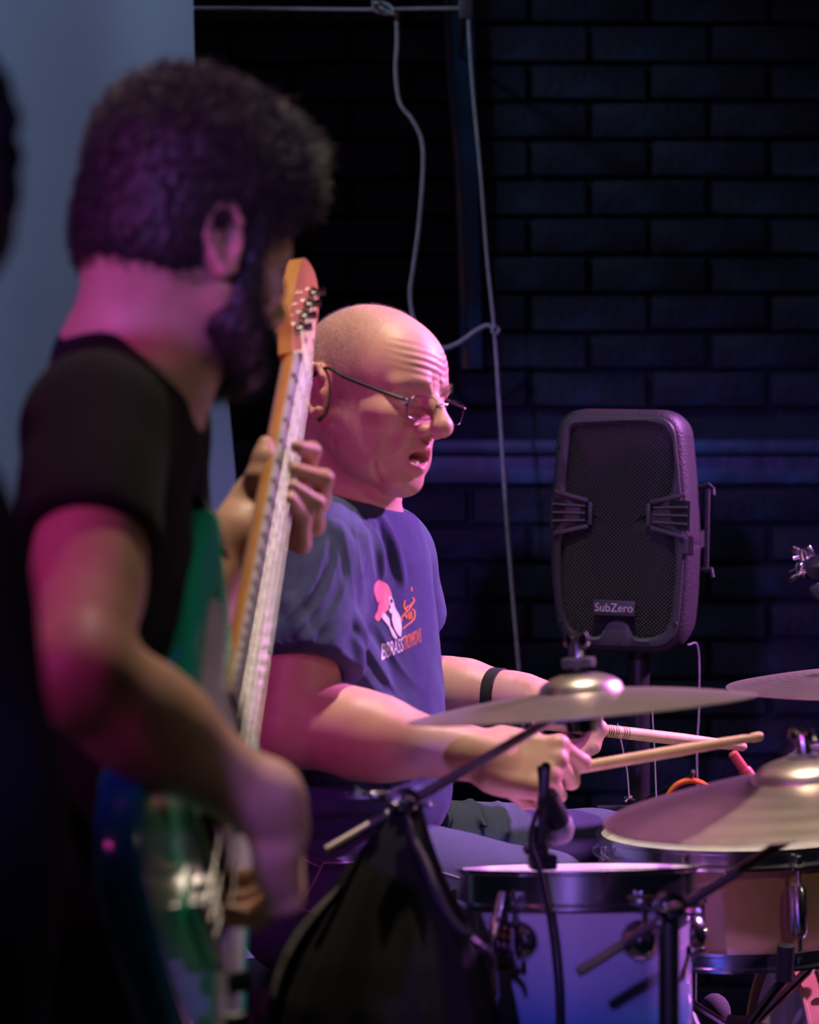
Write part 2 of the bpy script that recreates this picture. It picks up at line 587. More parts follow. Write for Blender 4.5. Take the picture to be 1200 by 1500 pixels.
# ------------------------------------------------------------------ the setting
M['brick'] = mat('painted_brick', (0.010, 0.015, 0.030), 0.7, noise=(9, 0.56, 0.72), color2=(0.010, 0.050, 0.11), bump=(60, 0.6, 0.006))
M['mortar'] = mat('painted_mortar', (0.010, 0.014, 0.026), 0.8, noise=(14, 0.5, 0.75), color2=(0.014, 0.03, 0.06), bump=(40, 0.6, 0.006))
M['board'] = mat('black_stage_boards', (0.012, 0.012, 0.013), 0.6, noise=(6, 0.4, 0.7), color2=(0.022, 0.021, 0.02), bump=(30, 0.3, 0.002))
M['trim'] = mat('painted_trim', (0.016, 0.040, 0.080), 0.45, noise=(7, 0.45, 0.7), color2=(0.012, 0.11, 0.23), bump=(30, 0.5, 0.004))
M['rust'] = mat('rusty_pipe', (0.20, 0.13, 0.10), 0.7, noise=(12, 0.4, 0.62), color2=(0.05, 0.10, 0.16), bump=(60, 0.5, 0.003))
WALL_Y = 5.55
FLOOR_Z = -0.25

fl = MB().box((0, 2.6, FLOOR_Z - 0.05), (7.0, 7.2, 0.1)).build('floor', 'board', smooth=False)
tag(fl, 'dark boarded venue floor in front of the drum riser', 'floor', kind='structure')
riser = empty('drum_riser', (0.1, 4.1, FLOOR_Z), 'low black boarded riser carrying the drummer and drum kit', 'riser')
riser['kind'] = 'structure'
for i in range(16):
    MB().box((0.1, 2.95 + 0.1625 * i + 0.08, -0.0125), (3.2, 0.159, 0.025), bev=0.003).build('plank', 'board', riser)
MB().box((0.1, 4.25, (FLOOR_Z - 0.025) / 2), (3.1, 2.5, -FLOOR_Z - 0.025)).build('riser_frame', 'board', riser, smooth=False)

wall = MB().box((0, WALL_Y + 0.06, 1.4), (7.0, 0.1, 3.3)).build('wall_back', 'mortar', smooth=False)
tag(wall, 'dark blue painted brick wall behind the drummer', 'wall', kind='structure')
# bricks: alike pieces share four meshes
def brick_mesh(seed):
    r = random.Random(seed)
    b = MB().box((0, 0, 0), (0.218, 0.03, 0.064), bev=0.006)
    v = [(x + r.uniform(-.002, .002), y + r.uniform(-.0025, .0025), z + r.uniform(-.002, .002)) for x, y, z in b.v]
    me = bpy.data.meshes.new('brick')
    me.from_pydata(v, [], b.f); me.shade_smooth(); me.set_sharp_from_angle(angle=math.radians(40))
    me.materials.append(M['brick'])
    return me
bm_list = [brick_mesh(i) for i in range(5)]
half_mesh = brick_mesh(9)
wo = np.array(wall.location)
rest = MB()
LEDGE_Z = P(0, 655, WALL_Y)[2]
for row in range(44):
    z = FLOOR_Z + 0.04 + row * 0.0735
    if abs(z - LEDGE_Z) < 0.05:
        continue
    for cx in range(-15, 16):
        x = cx * 0.229 + (0.1145 if row % 2 else 0)
        if abs(x - 0.10) < 0.02 and False:
            continue
        yy = WALL_Y + 0.002 + random.uniform(-0.004, 0.004)
        if -0.42 < x < 1.02 and 0.02 < z < 2.16:
            o = bpy.data.objects.new('brick', bm_list[random.randrange(5)])
            o.parent = wall
            o.location = Vector((x, yy, z)) - Vector(wo)
            o.rotation_euler = (random.uniform(-.02, .02), random.uniform(-.012, .012), random.uniform(-.012, .012))
            COL.objects.link(o)
        elif abs(x) < 3.4 and z < 2.9:
            rest.box((x, yy, z), (0.218, 0.03, 0.064))
r_ = rest.build('brick_courses', 'brick', wall, smooth=False)
r_['kind'] = 'stuff'
# ledge along the wall, and the boxed pipe that runs down it
lg = MB().box((0.9, WALL_Y - 0.022, LEDGE_Z), (4.9, 0.05, 0.028), bev=0.006).box((0.9, WALL_Y - 0.004, LEDGE_Z - 0.04), (4.9, 0.02, 0.06), bev=0.004).build('trim_1', 'trim')
tag(lg, 'dark painted ledge running along the brick wall behind loudspeaker', 'trim', kind='structure')
pb = empty('trim_2', (P(672, 750, WALL_Y)[0], WALL_Y - 0.02, 1.45), 'blue painted pipe boxing with rusty pipe down the brick wall', 'trim')
pb['kind'] = 'structure'
xa = P(672, 0, WALL_Y)[0]
MB().box((xa + 0.012, WALL_Y - 0.028, 1.83), (0.045, 0.05, 0.92), R=euler(0, -1.5, 0), bev=0.006).build('boxing', 'trim', pb)
MB().tube([P(652, -30, WALL_Y - 0.05), P(658, 100, WALL_Y - 0.05), P(672, 250, WALL_Y - 0.05), P(682, 540, WALL_Y - 0.05)], 0.007, 10).build('pipe', 'rust', pb)

# hanging grey cloth on the left: a backdrop with soft folds
M['backdrop'] = mat('grey_backdrop_cloth', (0.36, 0.40, 0.47), 0.9, noise=(3, 0.35, 0.7), color2=(0.31, 0.35, 0.42), bump=(14, 0.12, 0.01))
def curtain():
    nz, nx = 70, 70
    V = []; Fc = []
    for i in range(nz + 1):
        t = i / nz
        z = 2.75 - t * 2.7
        py = 750 - (z - CAM_Z) * F_PX / 4.95
        right = np.interp(py, [-200, 0, 300, 530, 700, 1330, 1500, 1700], [282, 284, 292, 331, 347, 388, 398, 405])
        xr = (right - 600) / F_PX * 4.95
        for k in range(nx + 1):
            u = k / nx
            x = -2.1 + (xr + 2.1) * u
            amp = 0.012 + 0.02 * max(0, t - 0.25)
            y = 4.95 + amp * math.sin(9 * u * 3.2 + 1.5 * t) * (0.4 + u) + 0.006 * math.sin(55 * u + 2 * t) * max(0, u - 0.75) * 6 * min(1, t * 2)
            V.append((x, y, z))
    for i in range(nz):
        for k in range(nx):
            a = i * (nx + 1) + k
            Fc.append((a, a + nx + 1, a + nx + 2, a + 1))
    n = len(V)
    V2 = V + [(x, y + 0.003, z) for x, y, z in V]
    F2 = Fc + [tuple(n + i for i in reversed(f)) for f in Fc]
    for k in range(nx):
        F2.append((k, k + 1, n + k + 1, n + k)); a = nz * (nx + 1) + k; F2.append((a + 1, a, n + a, n + a + 1))
    for i in range(nz):
        a = i * (nx + 1); b = a + nx + 1; F2.append((b, a, n + a, n + b))
        a += nx; b += nx; F2.append((a, b, n + b, n + a))
    c = link_mesh('backdrop_curtain', V2, F2, 'backdrop')
    tag(c, 'pale grey cloth backdrop hanging beside the dark brick wall', 'curtain')
    rod = MB().tube([(-2.2, 4.952, 2.76), (-0.2, 4.952, 2.76)], 0.012).build('curtain_rail', 'chrome')
    rod.parent = c; rod.location = Vector(rod.location) - Vector(c.location)
curtain()

# ------------------------------------------------------------------ people
def face(S, T, jaw_open=0.0, lids=0.45, ears=True, old=False, dz=0.0):
    """head and neck top in head space: x forward, y left, z up; eyes near z = -0.012"""
    S.ell((-0.010, 0, 0.012 - dz), (0.102, 0.079, 0.088), 0.01, T=T)
    S.ell((-0.034, 0, -0.016), (0.076, 0.072, 0.076), 0.02, T=T)
    S.ell((0.040, 0, 0.016 - dz), (0.056, 0.062, 0.060), 0.02, T=T)
    S.ell((0.028, 0, -0.055), (0.060, 0.060, 0.070), 0.02, T=T)
    jz = -0.103 - 0.010 * jaw_open
    for s in (-1, 1):
        S.cap((0.006, s * 0.054, -0.066), (0.066, s * 0.016, jz), 0.022, 0.018, 0.02, T=T)
        S.ell((0.060, s * 0.047, -0.036), (0.024, 0.020, 0.020), 0.018, T=T)
        S.cap((0.074, s * 0.046, 0.002), (0.089, s * 0.014, 0.007), 0.0095, 0.011, 0.012, T=T)
        if old:
            S.ell((0.036, s * 0.046, -0.086), (0.034, 0.018, 0.030), 0.02, T=T)
            S.ell((0.012, s * 0.058, -0.050), (0.030, 0.012, 0.034), 0.02, T=T)
    S.ell((0.070 if old else 0.076, 0, jz), (0.019, 0.023, 0.017), 0.016, T=T)
    # muzzle and lips
    S.ell((0.070, 0, -0.076), (0.027, 0.034, 0.030), 0.018, T=T)
    up = -0.071; low = -0.079 - 0.016 * jaw_open
    for s in (-1, 1):
        S.cap((0.0965, s * 0.004, up), (0.082, s * 0.023, up - 0.004), 0.0058, 0.0035, 0.005, T=T)
        S.cap((0.0935, s * 0.003, low), (0.080, s * 0.022, low + 0.006), 0.0068, 0.004, 0.006, T=T)
    if jaw_open > 0:
        S.ell((0.093, 0, (up + low) / 2), (0.026, 0.0185, max(0.003, (up - low) / 2 - 0.0050)), 0.004, -1, T=T)
    # eye sockets, lids
    for s in (-1, 1):
        S.ell((0.099, s * 0.034, -0.013), (0.022, 0.020, 0.012), 0.014, -1, T=T)
        S.ell((0.072, s * 0.033, -0.014), (0.0150, 0.0165, 0.0135), 0.004, T=T)
        S.ell((0.089, s * 0.033, -0.018 + 0.003 * lids), (0.010, 0.0125, 0.0022), 0.0025, -1, T=T)
    # nose
    nx = 0.005 if old else 0.0
    S.chain([(0.088, 0, 0.003), (0.101 + nx * 0.6, 0, -0.018), (0.116 + nx, 0, -0.039)], [0.0095, 0.0095, 0.0125], 0.010, T=T)
    S.ell((0.113 + nx, 0, -0.043), (0.0150, 0.0140, 0.0125), 0.006, T=T)
    for s in (-1, 1):
        S.ell((0.101, s * 0.0135, -0.049), (0.0115, 0.0080, 0.0090), 0.005, T=T)
        S.ell((0.106, s * 0.0075, -0.0585), (0.0065, 0.0042, 0.0045), 0.003, -1, T=T)
    if ears:
        Re = euler(0, -14, 0)
        for s in (-1, 1):
            Rs = euler(0, -12, s * 24)
            c = np.array([-0.020, s * 0.078, -0.020])
            def e(x, z, y=0.0): return c + Rs @ np.array([x, s * y, z])
            S.ell(e(0, 0), (0.019, 0.007, 0.032), 0.006, T=T, R=Rs)
            S.ell(e(0.004, 0.002, 0.009), (0.0115, 0.008, 0.021), 0.005, -1, T=T, R=Rs)
            rim = [e(0.014, 0.016, 0.006), e(0.006, 0.030, 0.008), e(-0.008, 0.031, 0.010), e(-0.018, 0.018, 0.011), e(-0.018, 0.0, 0.010), e(-0.012, -0.016, 0.008), e(-0.002, -0.030, 0.006), e(0.008, -0.026, 0.004)]
            S.chain(rim, [0.0042] * 6 + [0.0060, 0.0055], 0.004, T=T)
            S.chain([e(-0.008, 0.016, 0.006), e(-0.009, 0.0, 0.006), e(-0.004, -0.013, 0.005)], [0.003, 0.0035, 0.003], 0.004, T=T)
            S.ell(e(0.013, -0.006, 0.004), (0.004, 0.004, 0.007), 0.004, T=T)

# ================================================================== drummer
DR = empty('person', (-0.11, 3.72, 0.0), 'seated drummer in navy printed t-shirt and jeans, both hands holding sticks', 'person')
HT = head_frame(P(548, 562, 3.70), -39, 8, -4, 1.0)
S = Solid()
face(S, HT, jaw_open=1.15, lids=0.2, old=True)
# creases follow the first, coarse skin surface
p0, q0 = S.mesh(0.003, 1)
HB = BVHTree.FromPolygons(p0.tolist(), q0.tolist())
def crease(S, bvh, pxs, r, k, op=-1, depth=0.0, n=6):
    """a furrow (op -1) or ridge (op 1) laid on the surface along a line of sight path"""
    pts = []
    for p in spline([np.array([a, b, 0.0]) for a, b in pxs], n):
        d = Vector(((p[0] - 600) / F_PX, 1.0, -(p[1] - 750) / F_PX)).normalized()
        h = bvh.ray_cast(Vector((0, 0, CAM_Z)), d)
        if h[0] is not None:
            pts.append(np.array(h[0]) - np.array(h[1]) * depth)
    if len(pts) < 2:
        return
    m = len(pts)
    rs = [r * (0.35 + 0.65 * math.sin(math.pi * min(max(i / (m - 1), 0.04), 0.96))) for i in range(m)]
    S.chain(pts, rs, k, op)
for pxs, r in [([(607, 626), (597, 642), (583, 660), (566, 680)], 0.0015), ([(548, 676), (550, 692), (558, 706)], 0.0013),
               ([(590, 606), (603, 610), (616, 606)], 0.0009), ([(487, 640), (492, 665), (502, 690)], 0.0010)]:
    crease(S, HB, pxs, r, 0.0055, -1, 0.0)
crease(S, HB, [(602, 628), (590, 644), (574, 664)], 0.0035, 0.010, 1, 0.0030)
# neck and hidden trunk core
nb = P(497, 790, 3.74)
S.cap(HT.p((-0.034, 0, -0.050)), nb, 0.055, 0.056, 0.03)
S.cap(HT.p((0.004, 0, -0.090)), P(512, 768, 3.715), 0.032, 0.038, 0.02)
S.cap(nb, P(475, 1000, 3.74), 0.085, 0.10, 0.05)
# near (right) arm
sh_r = P(452, 815, 3.60); el_r = P(424, 1062, 3.52); wr_r = P(688, 1104, 3.47)
S.cap(P(485, 800, 3.70), sh_r, 0.06, 0.06, 0.03)
S.cap(sh_r, el_r, 0.056, 0.050, 0.03)
S.ell(P(436, 990, 3.53), (0.048, 0.05, 0.062), 0.02)
fd = unit(wr_r - el_r)
S.cap(el_r, el_r + fd * 0.11, 0.046, 0.047, 0.025)
S.cap(el_r + fd * 0.09, wr_r, 0.047, 0.031, 0.03)
S.ell(el_r + fd * 0.07 + np.array([0, 0, 0.012]), (0.07, 0.042, 0.042), 0.02, R=np.column_stack([fd, unit(np.cross([0, 0, 1], fd)), np.cross(fd, unit(np.cross([0, 0, 1], fd)))]))
kn_r = P(785, 1122, 3.45)
grip_a = [(58, 70, 45), (78, 86, 45), (84, 88, 45), (88, 88, 45)]
hand(S, wr_r + fd * 0.012, kn_r - wr_r, (-0.25, -0.80, 0.55), True, grip_a, 1.0,
     thumb=[(0.020, 0.030, -0.010), (0.050, 0.044, -0.026), (0.080, 0.036, -0.040), (0.105, 0.024, -0.042)])
# tendons on the back of the near hand
# far (left) arm
sh_l = P(560, 820, 3.92); el_l = P(585, 1010, 4.02); wr_l = P(765, 1022, 3.93)
S.cap(P(520, 800, 3.80), sh_l, 0.06, 0.06, 0.03)
S.cap(sh_l, el_l, 0.054, 0.046, 0.03)
gd = unit(wr_l - el_l)
S.cap(el_l, el_l + gd * 0.10, 0.044, 0.043, 0.02)
S.cap(el_l + gd * 0.08, wr_l, 0.043, 0.031, 0.03)
kn_l = P(862, 1046, 3.88)
grip_b = [(35, 55, 35), (66, 84, 45), (76, 88, 45), (82, 88, 45)]
hand(S, wr_l + gd * 0.012, kn_l - wr_l, (-0.10, 0.45, 0.85), False, grip_b, 1.0,
     thumb=[(0.020, 0.028, -0.008), (0.052, 0.040, -0.016), (0.086, 0.036, -0.024), (0.112, 0.026, -0.030)])
pos, q = S.mesh(0.0018, 1)
nr = vnormals(pos, q)
loc = HT.inv(pos)
pos = pos + nr * (waves(pos, 160, 0.00035, 12, 3))[:, None]
zc = loc[:, 2] - 5.0 * (np.abs(loc[:, 1]) - 0.012) ** 2 * np.where(loc[:, 1] < 0, 1, 1)
win = np.exp(-((zc - 0.034) / 0.020) ** 2) * np.clip((loc[:, 0] - 0.045) / 0.02, 0, 1) * np.exp(-(loc[:, 1] / 0.048) ** 4)
pos = pos + nr * (win * 0.0006 * (np.cos(zc * 2 * math.pi / 0.0092 + 2.5 * np.sin(loc[:, 1] * 70)) - 0.3))[:, None]
frown = np.exp(-((np.abs(loc[:, 1]) - 0.007) / 0.0028) ** 2 - ((loc[:, 2] - 0.012) / 0.010) ** 2) * (loc[:, 0] > 0.07)
pos = pos - nr * (frown * 0.0016)[:, None]
hd = loc[:, 2] > -0.13
hairline = np.clip((0.052 - loc[:, 0]) / 0.05, 0, 1) * np.clip((loc[:, 2] + 0.045 + np.clip(loc[:, 0] + 0.02, 0, 1) * 0.8) / 0.03, 0, 1)
ear = (np.abs(loc[:, 1]) > 0.079) & (loc[:, 2] < 0.016)
hairline = np.where(ear | ~hd, 0, hairline)
crown = np.clip((loc[:, 2] - 0.045) / 0.05, 0, 1)
stub = hairline * (0.95 - 0.65 * crown)
lip = np.exp(-((loc[:, 0] - 0.095) ** 2) / 0.014 ** 2 - (loc[:, 1] ** 2) / 0.024 ** 2 - ((loc[:, 2] + 0.082) ** 2) / 0.016 ** 2)
redn = np.clip(lip * 0.9 + 0.35 * ear + 0.25 * np.exp(-((loc[:, 0] - 0.115) ** 2 + loc[:, 1] ** 2 + (loc[:, 2] + 0.046) ** 2) / 0.02 ** 2), 0, 1) * hd
beard = 0.25 * ((loc[:, 2] < -0.06) & hd & (loc[:, 0] > 0.0))
tint = np.stack([np.clip(stub + beard, 0, 1), redn, np.zeros(len(pos)), np.ones(len(pos))], 1)
dr_body = link_mesh('body', pos, q, 'skin_a', DR, 0, True, tint)
tag(dr_body, 'bald head with grey stubble, open mouth and bare forearms')

# short hair on the scalp, eyebrows
def hair_strands(name, roots, dirs, length, rad, material, parent, curl=0.0, seg=2, seed=1):
    r = np.random.default_rng(seed)
    n = len(roots)
    V = []; Fc = []
    L = length * r.uniform(0.6, 1.3, n)
    side = np.cross(dirs, r.normal(size=(n, 3)))
    side /= np.linalg.norm(side, axis=1)[:, None] + 1e-9
    up = np.cross(dirs, side)
    rings = []
    for i in range(seg + 1):
        t = i / seg
        ph = curl * t
        c = roots + dirs * (L * t)[:, None]
        if curl:
            c = c + (side * np.sin(ph)[..., None] + up * (1 - np.cos(ph))[..., None]) * (L * 0.35)[:, None] if not np.isscalar(ph) else c + (side * math.sin(ph) + up * (1 - math.cos(ph))) * (L * 0.35)[:, None]
        w = rad * (1 - 0.75 * t)
        rings.append([c + w * (math.cos(a) * side + math.sin(a) * up) for a in (0, 2.094, 4.189)])
    A = np.array(rings).reshape(seg + 1, 3, n, 3).transpose(2, 0, 1, 3).reshape(-1, 3)
    m = (seg + 1) * 3
    base = (np.arange(n) * m)[:, None]
    F_ = []
    for i in range(seg):
        for k in range(3):
            k2 = (k + 1) % 3
            F_.append(base + np.array([[i * 3 + k, i * 3 + k2, (i + 1) * 3 + k2, (i + 1) * 3 + k]]))
    F_ = np.concatenate(F_).astype(np.int32)
    return link_mesh(name, A, F_, material, parent, 0, True)

M['grey_hair'] = mat('grey_stubble_hair', (0.30, 0.25, 0.21), 0.5, noise=(200, 0.3, 0.7), color2=(0.14, 0.11, 0.09))
M['dark_hair'] = mat('dark_brown_hair', (0.035, 0.022, 0.018), 0.38, noise=(80, 0.3, 0.7), color2=(0.018, 0.011, 0.010), spec=0.6)
cand = np.where((hairline > 0.25) & (stub > 0.1))[0]
pick = RNG.choice(cand, 9000)
o = hair_strands('stubble_hair', pos[pick], unit(1) * 0 + (nr[pick] + 0.35 * RNG.normal(size=(9000, 3)) * 0.5 + np.array([-0.1, 0, -0.2])) / 1.05, 0.0030, 0.00010, 'grey_hair', DR, seg=1)
o['kind'] = 'stuff'
bcand = np.where((loc[:, 0] > 0.070) & (loc[:, 0] < 0.11) & (np.abs(np.abs(loc[:, 1]) - 0.030) < 0.020) & (np.abs(loc[:, 2] - 0.007) < 0.0045))[0]
if len(bcand):
    pick = RNG.choice(bcand, 330)
    d = nr[pick] * 0.6 + HT.R @ np.array([0.1, 0, 0.3]) + RNG.normal(size=(330, 3)) * 0.25
    d /= np.linalg.norm(d, axis=1)[:, None]
    hair_strands('eyebrows', pos[pick], d, 0.0055, 0.00014, 'grey_hair', DR, seg=2, seed=2)['kind'] = 'stuff'
M['eye'] = mat('eye_white', (0.72, 0.68, 0.66), 0.15, noise=(40, 0.3, 0.8), coat=0.5)
M['iris'] = mat('eye_iris', (0.06, 0.07, 0.09), 0.1, noise=(300, 0.3, 0.7), coat=0.5)
M['teeth'] = mat('teeth', (0.70, 0.64, 0.55), 0.25, noise=(90, 0.3, 0.8))
M['mouth'] = mat('mouth_inside', (0.10, 0.02, 0.02), 0.5, noise=(90, 0.3, 0.8))
for s in (-1, 1):
    ey = MB().ball(HT.p((0.0735, s * 0.033, -0.015)), 0.0125, seg=20, rings=12).build('eye', 'eye', DR)
    MB().ball(HT.p((0.0800, s * 0.033, -0.0185)), 0.0056, seg=14, rings=8).build('iris', 'iris', ey)
tm = MB()
for i in range(-4, 5):
    tm.box(HT.p((0.0865 - 0.00085 * i * i, i * 0.0042, -0.0905)), (0.004, 0.004, 0.006), R=HT.R @ euler(0, 0, i * 8), bev=0.001)
tm.build('teeth', 'teeth', DR)

# ---- navy t-shirt
C = Solid()
bR = euler(0, 6, -24)
chest = P(478, 880, 3.74)
C.ell(P(484, 862, 3.745), (0.120, 0.180, 0.155), 0.03, R=bR)
C.ell(P(495, 1000, 3.735), (0.128, 0.165, 0.17), 0.04, R=bR)
C.ell(P(498, 1110, 3.73), (0.130, 0.160, 0.13), 0.05, R=bR)
C.ell(P(500, 1160, 3.74), (0.130, 0.160, 0.085), 0.05, R=bR)
C.cap(P(500, 800, 3.735), P(455, 828, 3.60), 0.066, 0.064, 0.04)
C.cap(P(500, 800, 3.745), P(552, 822, 3.92), 0.066, 0.064, 0.04)
C.cap(P(506, 748, 3.735), P(500, 815, 3.735), 0.068, 0.09, 0.035)
# sleeves
C.cap(P(452, 815, 3.595), P(439, 985, 3.525), 0.076, 0.075, 0.03)
C.cap(P(558, 815, 3.92), P(582, 905, 3.98), 0.070, 0.068, 0.03)
# folds laid on the first, coarse surface
p0, q0 = C.mesh(0.006, 1)
CB = BVHTree.FromPolygons(p0.tolist(), q0.tolist())
for pxs, r, dp in [([(498, 800), (486, 850), (468, 905), (450, 940)], 0.007, 0.004), ([(512, 812), (508, 870), (494, 930), (482, 965)], 0.007, 0.004), ([(482, 792), (462, 835), (444, 885)], 0.006, 0.004),
                   ([(505, 850), (490, 905), (474, 950)], 0.006, 0.003), ([(458, 850), (438, 890), (418, 930)], 0.006, 0.004), ([(492, 770), (507, 805), (514, 850)], 0.006, 0.004),
                   ([(425, 880), (440, 915), (455, 948)], 0.005, 0.003), ([(516, 900), (535, 945), (566, 1000)], 0.006, 0.004), ([(520, 940), (540, 1000), (580, 1040)], 0.006, 0.004),
                   ([(546, 762), (552, 800), (560, 840)], 0.004, 0.003), ([(530, 765), (527, 805), (520, 850)], 0.004, 0.003), ([(560, 760), (575, 800), (590, 850)], 0.004, 0.003)]:
    crease(C, CB, pxs, r * 0.8, 0.016, 1, dp * 0.8)
for pxs, op in [([(420, 1120), (480, 1106), (560, 1104), (610, 1112)], 1), ([(410, 1145), (470, 1132), (540, 1136), (600, 1140)], 1), ([(405, 1172), (470, 1158), (540, 1160), (610, 1165)], 1), ([(410, 1160), (470, 1146), (560, 1150)], -1), ([(420, 1135), (480, 1120), (570, 1122)], -1), ([(430, 1190), (500, 1178), (570, 1182)], 1)]:
    crease(C, CB, pxs, 0.008 if op == 1 else 0.006, 0.014, op, 0.003 if op == 1 else -0.001)
# neck opening and sleeve openings
C.cap(P(508, 700, 3.735), P(503, 775, 3.735), 0.0610, 0.060, 0.003, -1)
C.box(P(512, 652, 3.73), (0.15, 0.15, 0.066), 0.005, 0.006, -1, R=euler(0, 14, 0))
sd = unit(P(433, 1010, 3.515) - P(452, 815, 3.595))
hem = P(441, 968, 3.53)
C.cap(hem + sd * 0.055, hem + sd * 0.15, 0.068, 0.068, 0.003, -1)
C.box(hem + sd * (0.09 + 0.012), (0.11, 0.11, 0.09), 0.002, 0.003, -1, R=basis(sd))
sdl = unit(P(592, 935, 3.99) - P(558, 815, 3.92))
heml = P(584, 908, 3.98)
C.cap(heml + sdl * 0.03, heml + sdl * 0.15, 0.063, 0.063, 0.003, -1)
C.box(heml + sdl * 0.10, (0.10, 0.10, 0.09), 0.002, 0.003, -1, R=basis(sdl))
pos, q = C.mesh(0.0030, 1)
nr = vnormals(pos, q)
pos = pos + nr * (waves(pos, 45, 0.0012, 14, 5, (1, 1, 0.6)) + waves(pos, 110, 0.0005, 10, 8))[:, None]
ppx = 600 + pos[:, 0] / pos[:, 1] * F_PX; ppy = 750 - (pos[:, 2] - CAM_Z) / pos[:, 1] * F_PX
near = np.clip((3.68 - pos[:, 1]) / 0.06, 0, 1)
def pleats(cx, cy, wx, wy, ang, lam, amp, seed):
    ca, sa = math.cos(math.radians(ang)), math.sin(math.radians(ang))
    u = (ppx - cx) * ca + (ppy - cy) * sa
    u = u + waves(pos, 30, 6.0, 8, seed)
    w_ = np.exp(-((ppx - cx) / wx) ** 2 - ((ppy - cy) / wy) ** 2) * near
    r_ = 1 - np.abs(np.sin(math.pi * u / lam))
    return amp * w_ * (r_ ** 1.5 - 0.35)
fold = pleats(468, 870, 42, 70, 26, 24, 0.0052, 91) + pleats(530, 800, 40, 60, -8, 19, 0.0030, 92) + pleats(560, 980, 50, 60, -38, 30, 0.0035, 93) + pleats(500, 1150, 110, 34, 84, 20, 0.0055, 94)
pos = pos + vnormals(pos, q) * fold[:, None]
shirt = link_mesh('t_shirt', pos, q, 'shirt', DR, 0)
tag(shirt, 'navy cotton t-shirt with printed chest')
SHIRT_BVH = BVHTree.FromPolygons(pos.tolist(), q.tolist())
# collar rib and sleeve hem
def on_surface(bvh, px, py, lift=0.0008):
    d = Vector(((px - 600) / F_PX, 1.0, -(py - 750) / F_PX)).normalized()
    h = bvh.ray_cast(Vector((0, 0, CAM_Z)), d)
    if h[0] is None:
        return None
    return np.array(h[0] - d * lift)
def surface_tube(bvh, pxs, r, name, material, parent, n=10, lift=0.0):
    pts = []
    for p in spline([np.array([a, b, 0.0]) for a, b in pxs], n):
        w = on_surface(bvh, p[0], p[1], lift)
        if w is not None:
            pts.append(w)
    if len(pts) > 1:
        return MB().tube(pts, r, 6).build(name, material, parent)

# ---- jeans
J = Solid()
hip_c = P(500, 1262, 3.74)
J.ell(hip_c, (0.115, 0.165, 0.10), 0.03, R=bR)
J.ell(P(468, 1335, 3.74), (0.085, 0.15, 0.085), 0.03, R=bR)
kr = P(800, 1322, 3.72); kl = P(880, 1262, 3.98)
J.cap(P(520, 1292, 3.665), kr, 0.094, 0.062, 0.03)
J.cap(P(520, 1262, 3.83), kl, 0.094, 0.066, 0.03)
ar = np.array([kr[0] + 0.02, kr[1], 0.10]); al = np.array([kl[0] + 0.03, kl[1] + 0.02, 0.10])
J.cap(kr, ar, 0.062, 0.052, 0.03); J.cap(kl, al, 0.064, 0.052, 0.03)
for ch in [[(640, 1170, 3.86), (655, 1200, 3.80), (650, 1240, 3.76)], [(690, 1172, 3.88), (712, 1210, 3.82)], [(730, 1180, 3.90), (745, 1220, 3.84)], [(425, 1240, 3.60), (455, 1262, 3.575), (500, 1262, 3.57)], [(400, 1300, 3.62), (440, 1330, 3.59), (480, 1330, 3.58)]]:
    J.chain([P(*p) for p in ch], [0.005] * len(ch), 0.012)
pos, q = J.mesh(0.0045, 1)
nr = vnormals(pos, q)
pos = pos + nr * (waves(pos, 38, 0.0016, 14, 15) + waves(pos, 120, 0.0005, 10, 18))[:, None]
jeans = link_mesh('jeans', pos, q, 'denim', DR, 0)
JB = BVHTree.FromPolygons(pos.tolist(), q.tolist())
for path in ([(432, 1248), (452, 1262), (474, 1272)], [(474, 1264), (500, 1264), (528, 1262)], [(474, 1264), (456, 1300), (436, 1330)], [(398, 1298), (420, 1318), (436, 1330), (460, 1336)], [(630, 1272), (655, 1280), (680, 1288)]):
    surface_tube(JB, path, 0.0009, 'stitching', 'thread', DR, lift=0.0004)
for a in (ar, al):
    sh = Solid()
    sh.cap((a[0] - 0.02, a[1], 0.045), (a[0] + 0.15, a[1], 0.035), 0.044, 0.036, 0.02)
    sh.cap((a[0] - 0.01, a[1], 0.05), (a[0], a[1], 0.11), 0.046, 0.045, 0.02)
    p_, q_ = sh.mesh(0.006, 1)
    p_[:, 2] = np.maximum(p_[:, 2], 0.001)
    link_mesh('shoe', p_, q_, 'leather', DR, 0)
# ================================================================== bassist
M['black_hair'] = mat('dark_curly_hair', (0.050, 0.036, 0.040), 0.5, noise=(120, 0.3, 0.7), color2=(0.014, 0.011, 0.011), spec=0.5)
BA = empty('person', (-0.30, 2.74, FLOOR_Z), 'bearded bass player in black t-shirt seen from behind his right shoulder', 'person')
BT = head_frame(P(281, 342, 2.74), 43, 16, 0, 1.0)
S = Solid()
face(S, BT, jaw_open=0.0, lids=0.5)
nb2 = P(188, 560, 2.73)
S.cap(BT.p((-0.030, 0, -0.050)), nb2, 0.060, 0.066, 0.03)
S.cap(BT.p((0.015, 0, -0.085)), P(215, 545, 2.73), 0.034, 0.045, 0.03)
S.cap(nb2, P(172, 1000, 2.75), 0.062, 0.06, 0.05)
b_shr = P(145, 620, 2.585); b_elr = P(118, 990, 2.40); b_wrr = P(388, 1180, 2.52)
S.cap(P(175, 600, 2.70), b_shr, 0.050, 0.050, 0.03)
S.cap(b_shr, b_elr, 0.050, 0.043, 0.03)
S.ell(P(132, 850, 2.48), (0.045, 0.05, 0.075), 0.02)
fd2 = unit(b_wrr - b_elr)
S.cap(b_elr, b_elr + fd2 * 0.09, 0.043, 0.043, 0.02)
S.cap(b_elr + fd2 * 0.07, b_wrr, 0.044, 0.030, 0.03)
